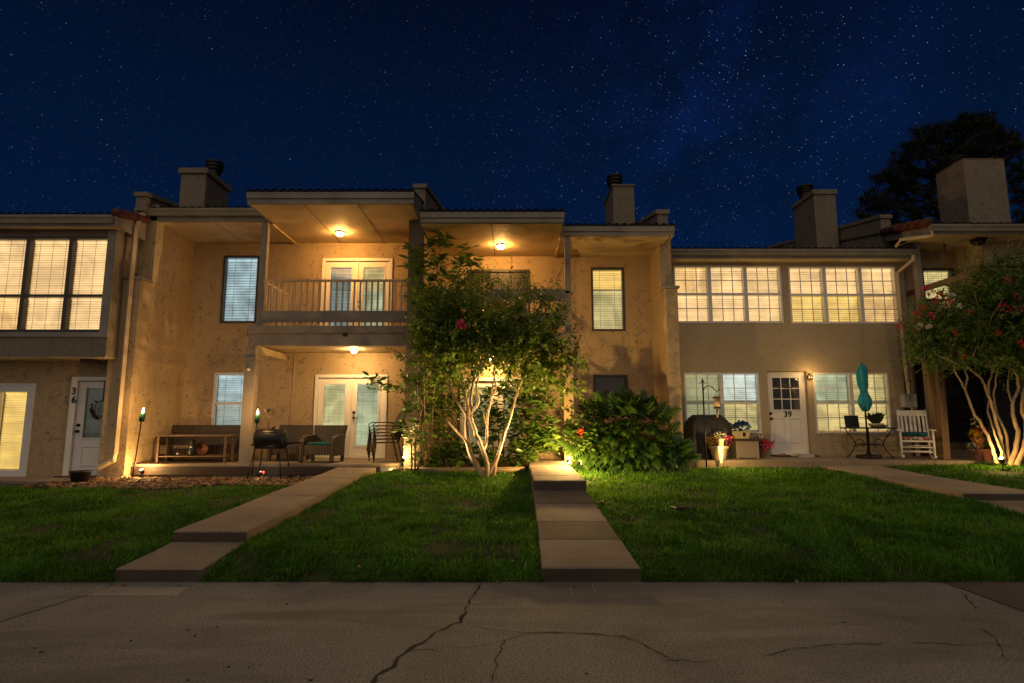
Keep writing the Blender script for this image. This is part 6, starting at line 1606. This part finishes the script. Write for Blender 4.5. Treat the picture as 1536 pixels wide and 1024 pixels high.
def low_plant(label, px, py, Y, rx, ry, n, L, seed, mat='lf_big'):
    x = PX(px, py, Y); z = zgf(x, Y)
    t = thing('bed_plant', label, 'plant', (x, Y, z), 0, 'low plants in the soil bed')
    pos, dr, sz, _ = whorls(fill_heads(px, py, rx, ry, n*2, seed, Y), 9, L*1.25, seed); crown('leaves', t, [(pos, dr, sz)], mat, LEAF_V, LEAF_F, .4, seed, .7)
    m = MB(); 
    for k in range(5): m.tube([(x+.02*k-.05, Y, z-.02), (x+.05*k-.1, Y, z+.22)], .006, 5)
    m.build('stem', M['stem'], t)
low_plant('low leafy plant behind the timber nearest the pillar', 640, 688, 12.5, 22, 12, 14, .13, 51)
low_plant('low leafy plant behind the timber left of the crape trunks', 685, 680, 12.6, 28, 16, 22, .14, 52)
low_plant('low leafy plant directly behind the crape myrtle base', 738, 684, 12.6, 22, 16, 16, .13, 53)
low_plant('low leafy plant at the path end of the timber', 782, 682, 12.5, 18, 20, 18, .13, 54)
# thin flower stalks lit by the pillar spotlight
x0 = P3(620,700,12.3); sk = thing('dry_stalks', 'thin dry flower stalks lit up against the base of the pillar', 'plant', (x0.x, 12.3, zgf(x0.x,12.3)))
m = MB(); r_ = random.Random(3); hd = []
for k in range(9):
    a = P3(612+r_.uniform(0,22), 702, 12.32); b = P3(608+r_.uniform(0,30), r_.uniform(640,672), 12.3+r_.uniform(-.1,.1)); limb(m, [a, a.lerp(b,.5)+Vector((r_.gauss(0,.03),0,0)), b], .006, .003, 70+k, .003, 5); hd += [b, a.lerp(b,.75)]
m.build('stem', M['stem'], sk); crown('leaves', sk, [whorls(hd, 6, .06, 77, jit=.02)], 'lf_big', LEAF_V, LEAF_F, .3, 78, .8)

# ---- lobed-leaf plant by the party wall
def lobed():
    vs, fs = [], []
    def strip(a, b, w0, w1, z0, z1):
        a, b = np.array(a), np.array(b); d = (b-a)/np.linalg.norm(b-a); s = np.array([-d[1], d[0]])
        mid = a+(b-a)*.55; o = len(vs)
        for p, w_, z in ((a, w0, z0), (mid, w1, z0*.5+z1*.5+.03), (b, .006, z1)):
            vs.append((*(p+s*w_), z-.012)); vs.append((*(p-s*w_), z-.012))
        fs.extend([(o,o+1,o+3),(o,o+3,o+2),(o+2,o+3,o+5),(o+2,o+5,o+4)])
    strip((0,0),(0,1.0),.022,.085,0,-.12)
    for k in range(8):
        y = .02+.105*k; L = [.30,.42,.46,.44,.40,.34,.27,.20][k]; an = math.radians([-30,-8,12,24,33,42,50,57][k])
        for s in (-1, 1): strip((0, y), (s*L*math.cos(an), y+L*math.sin(an)), .040, .058, 0-.02*k, -.10-.03*k)
    return np.array(vs), np.array(fs)
LB_V, LB_F = lobed()
px0 = P3(950, 695, 13.0); ph = thing('lobed_leaf_plant', 'big sprawling plant with deeply lobed leaves by the party wall', 'plant', (px0.x, 13.0, .6))
r_ = np.random.default_rng(12); n = 300
pos, dr, up, sz = [], [], [], []
st = MB()
# heads spread over the silhouette, nearer ones lower
for i in range(n):
    while True:
        a, b = r_.uniform(-1,1), r_.uniform(-1,1)
        px, py = 946+84*a, 648+52*b
        top = np.interp(px, [858,880,905,940,975,992,1006,1020], [672,612,606,600,600,612,648,680])
        if top+6 < py < 694: break
    Y = 13.3-1.0*((py-590)/105)-.25*r_.random(); c = np.array(P3(px, py, Y))
    out = np.array([(px-948)/80*.55, -1.1-.5*r_.random(), .15-.9*((py-610)/90)])+r_.normal(0,.3,3)
    if py < top+24: out = np.array([(px-948)/70, -.35+r_.normal(0,.3), .85])+r_.normal(0,.22,3)
    d = norm(out); pos.append(c); dr.append(d); sz.append(r_.uniform(.30,.52)); up.append(np.array([d[0]*.2,-.55,1.0])+r_.normal(0,.2,3))
    if i % 4 == 0:
        q = Vector((px0.x+r_.normal(0,.25), 13.2, .62)); cc = Vector(c); st.tube([q, q.lerp(cc,.5)+Vector((0,0,.18)), cc], [.014,.010,.007], 6, False)
v, f = scatter(LB_V, LB_F, np.array(pos), frames(np.array(dr), np.array(up)), np.array(sz))
np_obj('leaves', v, f, M['lf_philo'], ph, np.repeat(np.clip(r_.normal(.42,.25,n),0,1), len(LB_V)))
limb(st, [P3(930,690,13.2), P3(945,650,13.1), P3(958,625,13.0), P3(966,610,12.9)], .05, .035, 90); st.build('stem', M['stem'], ph)
# small-leaved shrub with a red flower at the path corner
sb_ = shrub('flowering_shrub', 'small leaved shrub with one red flower beside the lit column', (P3(862,690,12.75).x, 12.75, .6),
      [[P3(866+i*4,698,12.7), P3(866+i*3,660,12.7), P3(862+i*5,615,12.65)] for i in range(4)], fill_heads(868,650,22,44,44,15,12.55)+fill_heads(890,670,20,24,26,16,12.35)+fill_heads(885,682,14,10,12,17,12.5), 8, .11, 36, width=.95)
flower_ball('blossom', sb_, P3(871,650,12.25)-sb_.location, .05, 24, .08, 'fl_red', sq=(.6,.6,1.3))

# ---- flowering crape myrtle at the right edge
Yr = 12.0
rt = thing('flowering_crape_myrtle', 'crape myrtle with pink and red flowers in front of the timber balcony', 'tree', (P3(1508,694,Yr).x, Yr, zgf(9.9,Yr)))
rp = lambda x, y, dy=0: P3(1310+x/4.876, 530+y/4.876, Yr+dy)
tm = MB()
limb(tm, [rp(905,800),rp(895,770),rp(860,660),rp(800,530),rp(730,420),rp(668,255),rp(635,195),rp(590,105,-.1),rp(560,-60,-.1)], .042, .012, 301)
limb(tm, [rp(668,250),rp(688,180,.1),rp(670,100,.1),rp(690,-60,.1)], .024, .010, 302)
limb(tm, [rp(962,805,.1),rp(955,780,.1),rp(935,640,.1),rp(905,520,.1),rp(868,380,.1),rp(840,310,.05),rp(800,200),rp(720,120),rp(650,50),rp(600,-80)], .045, .013, 303)
limb(tm, [rp(840,310,.05),rp(850,200,.15),rp(870,140,.2),rp(840,20,.2)], .026, .011, 304)
limb(tm, [rp(1005,815),rp(1015,770),rp(1050,660),rp(1055,560),rp(1028,470),rp(1020,350),rp(1060,250),rp(1040,130),rp(960,70),rp(930,-60)], .058, .015, 305)
limb(tm, [rp(1055,815,-.1),rp(1070,770,-.1),rp(1110,650,-.1),rp(1120,500,-.1),rp(1085,400,-.1),rp(1110,250,-.1),rp(1180,120,-.1),rp(1200,-60)], .060, .016, 306)
limb(tm, [rp(990,810,.2),rp(985,700,.2),rp(960,560,.2),rp(905,430,.3),rp(880,300,.3),rp(900,160,.3),rp(930,0,.3)], .036, .012, 307)
limb(tm, [rp(950,790,-.05),rp(925,690,-.05),rp(880,560,-.1),rp(840,420,-.1),rp(850,330,-.1)], .028, .010, 308)
limb(tm, [rp(1020,360),rp(985,260,.1),rp(990,150,.1),rp(1010,20,.1)], .024, .010, 309)
limb(tm, [rp(1120,480,-.1),rp(1200,360),rp(1240,200),rp(1260,20)], .035, .012, 310)
for j in range(30):
    r2 = random.Random(400+j); a = rp(r2.uniform(520,1250), r2.uniform(-160,90), r2.uniform(-.4,.4)); b = a+Vector((r2.gauss(0,.45), r2.gauss(0,.35), r2.uniform(.3,1.0)))
    limb(tm, [a, a.lerp(b,.5)+Vector((r2.gauss(0,.07),r2.gauss(0,.05),0)), b], .013, .004, 500+j, .006, 6)
B = [blob(1480,470,Yr,60,55,60), blob(1520,430,Yr,45,42), blob(1432,508,Yr,46,36), blob(1402,490,Yr,28,28), blob(1412,470,Yr,26,20), blob(1450,530,Yr,60,28), blob(1540,490,Yr,60,60), blob(1385,515,Yr,22,24), blob(1530,540,Yr,50,26), blob(1600,470,Yr,60,70), blob(1490,450,Yr,30,24)]
p1 = shoots(B, 1600, .42, .042, .3, 61, .098)
p2 = shoots([blob(1450,455,Yr,14,14), blob(1520,395,Yr,24,10), blob(1475,405,Yr,18,10), blob(1372,500,Yr,8,16)], 60, .5, .042, 1.3, 62, .062, .3)
crown('crown', rt, [p1, p2], 'lf_crape_r', tmean=.50, seed=63)
twigs(tm, p1[3], .0035, 6); twigs(tm, p2[3], .004, 1); tm.build('trunk', M['bark'], rt)
r2 = random.Random(8)
for k, (px, py, m_, s) in enumerate([(1389,438,'fl_pink',.13),(1374,473,'fl_pink',.10),(1396,475,'fl_pink',.09),(1418,458,'fl_white',.09),(1427,446,'fl_white',.10),(1410,445,'fl_red',.09),(1424,455,'fl_red',.07),(1350,490,'fl_pink',.07),(1506,462,'fl_pink',.11),(1524,466,'fl_pink',.12),(1525,446,'fl_pink',.10),(1432,500,'fl_red',.06),(1446,535,'fl_red',.05),(1384,462,'fl_red',.07),(1402,452,'fl_red',.07),(1380,490,'fl_white',.06),(1510,420,'fl_pink',.10),(1454,470,'fl_red',.05),(1497,500,'fl_red',.05),(1532,515,'fl_red',.06),(1394,492,'fl_white',.06),(1440,460,'fl_white',.05)]):
    c = P3(px, py, Yr-.55-.2*r2.random()); flower_ball('blossom', rt, c-rt.location, s*.75, int(14+300*s), .042, m_)
# creeper on the corner of townhouse 39
vx = thing('creeper', 'thin creeper climbing the corner drainpipe next to the meter box', 'vine', P3(1362,640,14.1), 0)
m = MB(); v1 = limb(m, [P3(1358,575,14.12),P3(1352,530,14.1),P3(1356,505,14.08),P3(1364,480,14.05),P3(1372,470,14.0)], .007, .004, 600, .02, 5); v2 = limb(m, [P3(1366,600,14.1),P3(1362,560,14.1),P3(1366,520,14.08)], .007, .004, 601, .02, 5); m.build('stem', M['stem'], vx)
crown('leaves', vx, [whorls([tuple(p) for p in (v1+v2)[::2]], 3, .07, 610, jit=.03)], 'lf_crape_r', LEAF_V, LEAF_F, .3, 611, .9)

# ---- tall pine behind the roofs
Yq = 30.0
pn = thing('pine_tree', 'tall dark pine rising behind the roofs against the night sky', 'tree', (P3(1450,400,Yq).x, Yq, .8))
tm = MB(); base = Vector((P3(1450,400,Yq).x, Yq, .5)); top = P3(1440,195,Yq)
limb(tm, [base, base.lerp(top,.5)+Vector((.2,0,0)), base.lerp(top,.8), top], .42, .08, 700, .02, 12)
tuft_p, tuft_d, tuft_s = [], [], []
r3 = np.random.default_rng(71)
clumps = [(1300,322,16,10),(1318,305,26,14),(1300,295,12,10),(1340,285,30,14),(1330,268,18,9),(1318,268,12,8),(1360,255,30,14),(1345,240,18,9),(1378,228,30,14),(1365,222,16,8),(1400,208,34,14),(1385,200,20,9),(1430,195,34,14),(1450,188,34,13),(1475,185,26,12),(1480,200,28,14),(1500,205,26,13),(1520,212,16,12),(1505,222,28,14),(1522,228,12,10),(1470,222,34,14),(1435,222,34,14),(1405,236,30,12),(1385,262,26,12),(1415,255,26,12),(1360,280,24,10),(1385,292,22,9),(1350,308,26,10),(1375,318,22,9),(1330,330,26,10),(1400,312,18,9),(1395,335,26,9),(1528,262,16,14),(1534,300,16,22),(1520,285,10,12),(1500,245,30,12),(1545,320,22,22),(1360,340,30,8),(1300,335,14,8),(1405,280,14,8),(1450,240,30,12)]
for i, (px, py, rx, ry) in enumerate(clumps):
    c = P3(px, py, Yq+r3.uniform(-2.0,2.0)); s = Yq/F_PX
    st_ = base.lerp(top, min(.97, max(.35, (c.z-base.z)/(top.z-base.z)-.06))); mid = st_.lerp(c,.6)+Vector((0,0,-.25))
    limb(tm, [st_, mid, c], .13, .03, 720+i, .05, 6)
    for j in range(5):
        e = c+Vector((r3.normal(0,rx*s*.5), r3.normal(0,.6), r3.normal(0,ry*s*.4))); limb(tm, [mid.lerp(c,.5), c.lerp(e,.5), e], .035, .012, 900+i*7+j, .02, 4)
    n = max(5, int(rx*ry*.062))
    u = norm(r3.normal(size=(n,3)))*(r3.random((n,1))**.4); q = np.array(c)+u*np.array([rx*s*1.0, (rx+ry)*s*.55, ry*s*1.05])
    for k in range(n):
        for t in range(46):
            d = norm(r3.normal(size=3)+np.array([0,0,.45])); tuft_p.append(q[k]+d*r3.uniform(0,.16)); tuft_d.append(d); tuft_s.append(r3.uniform(.14,.30))
v, f = scatter(np.array([(-.08,0,0),(.08,0,0),(.04,1,0),(-.04,1,0)]), np.array([(0,1,2),(0,2,3)]), np.array(tuft_p), frames(np.array(tuft_d)), np.array(tuft_s))
tm.build('trunk', M['pine_bark'], pn)
np_obj('crown', v, f, M['lf_pine'], pn, np.repeat(np.clip(r3.normal(.4,.25,len(tuft_p)),0,1), 4))
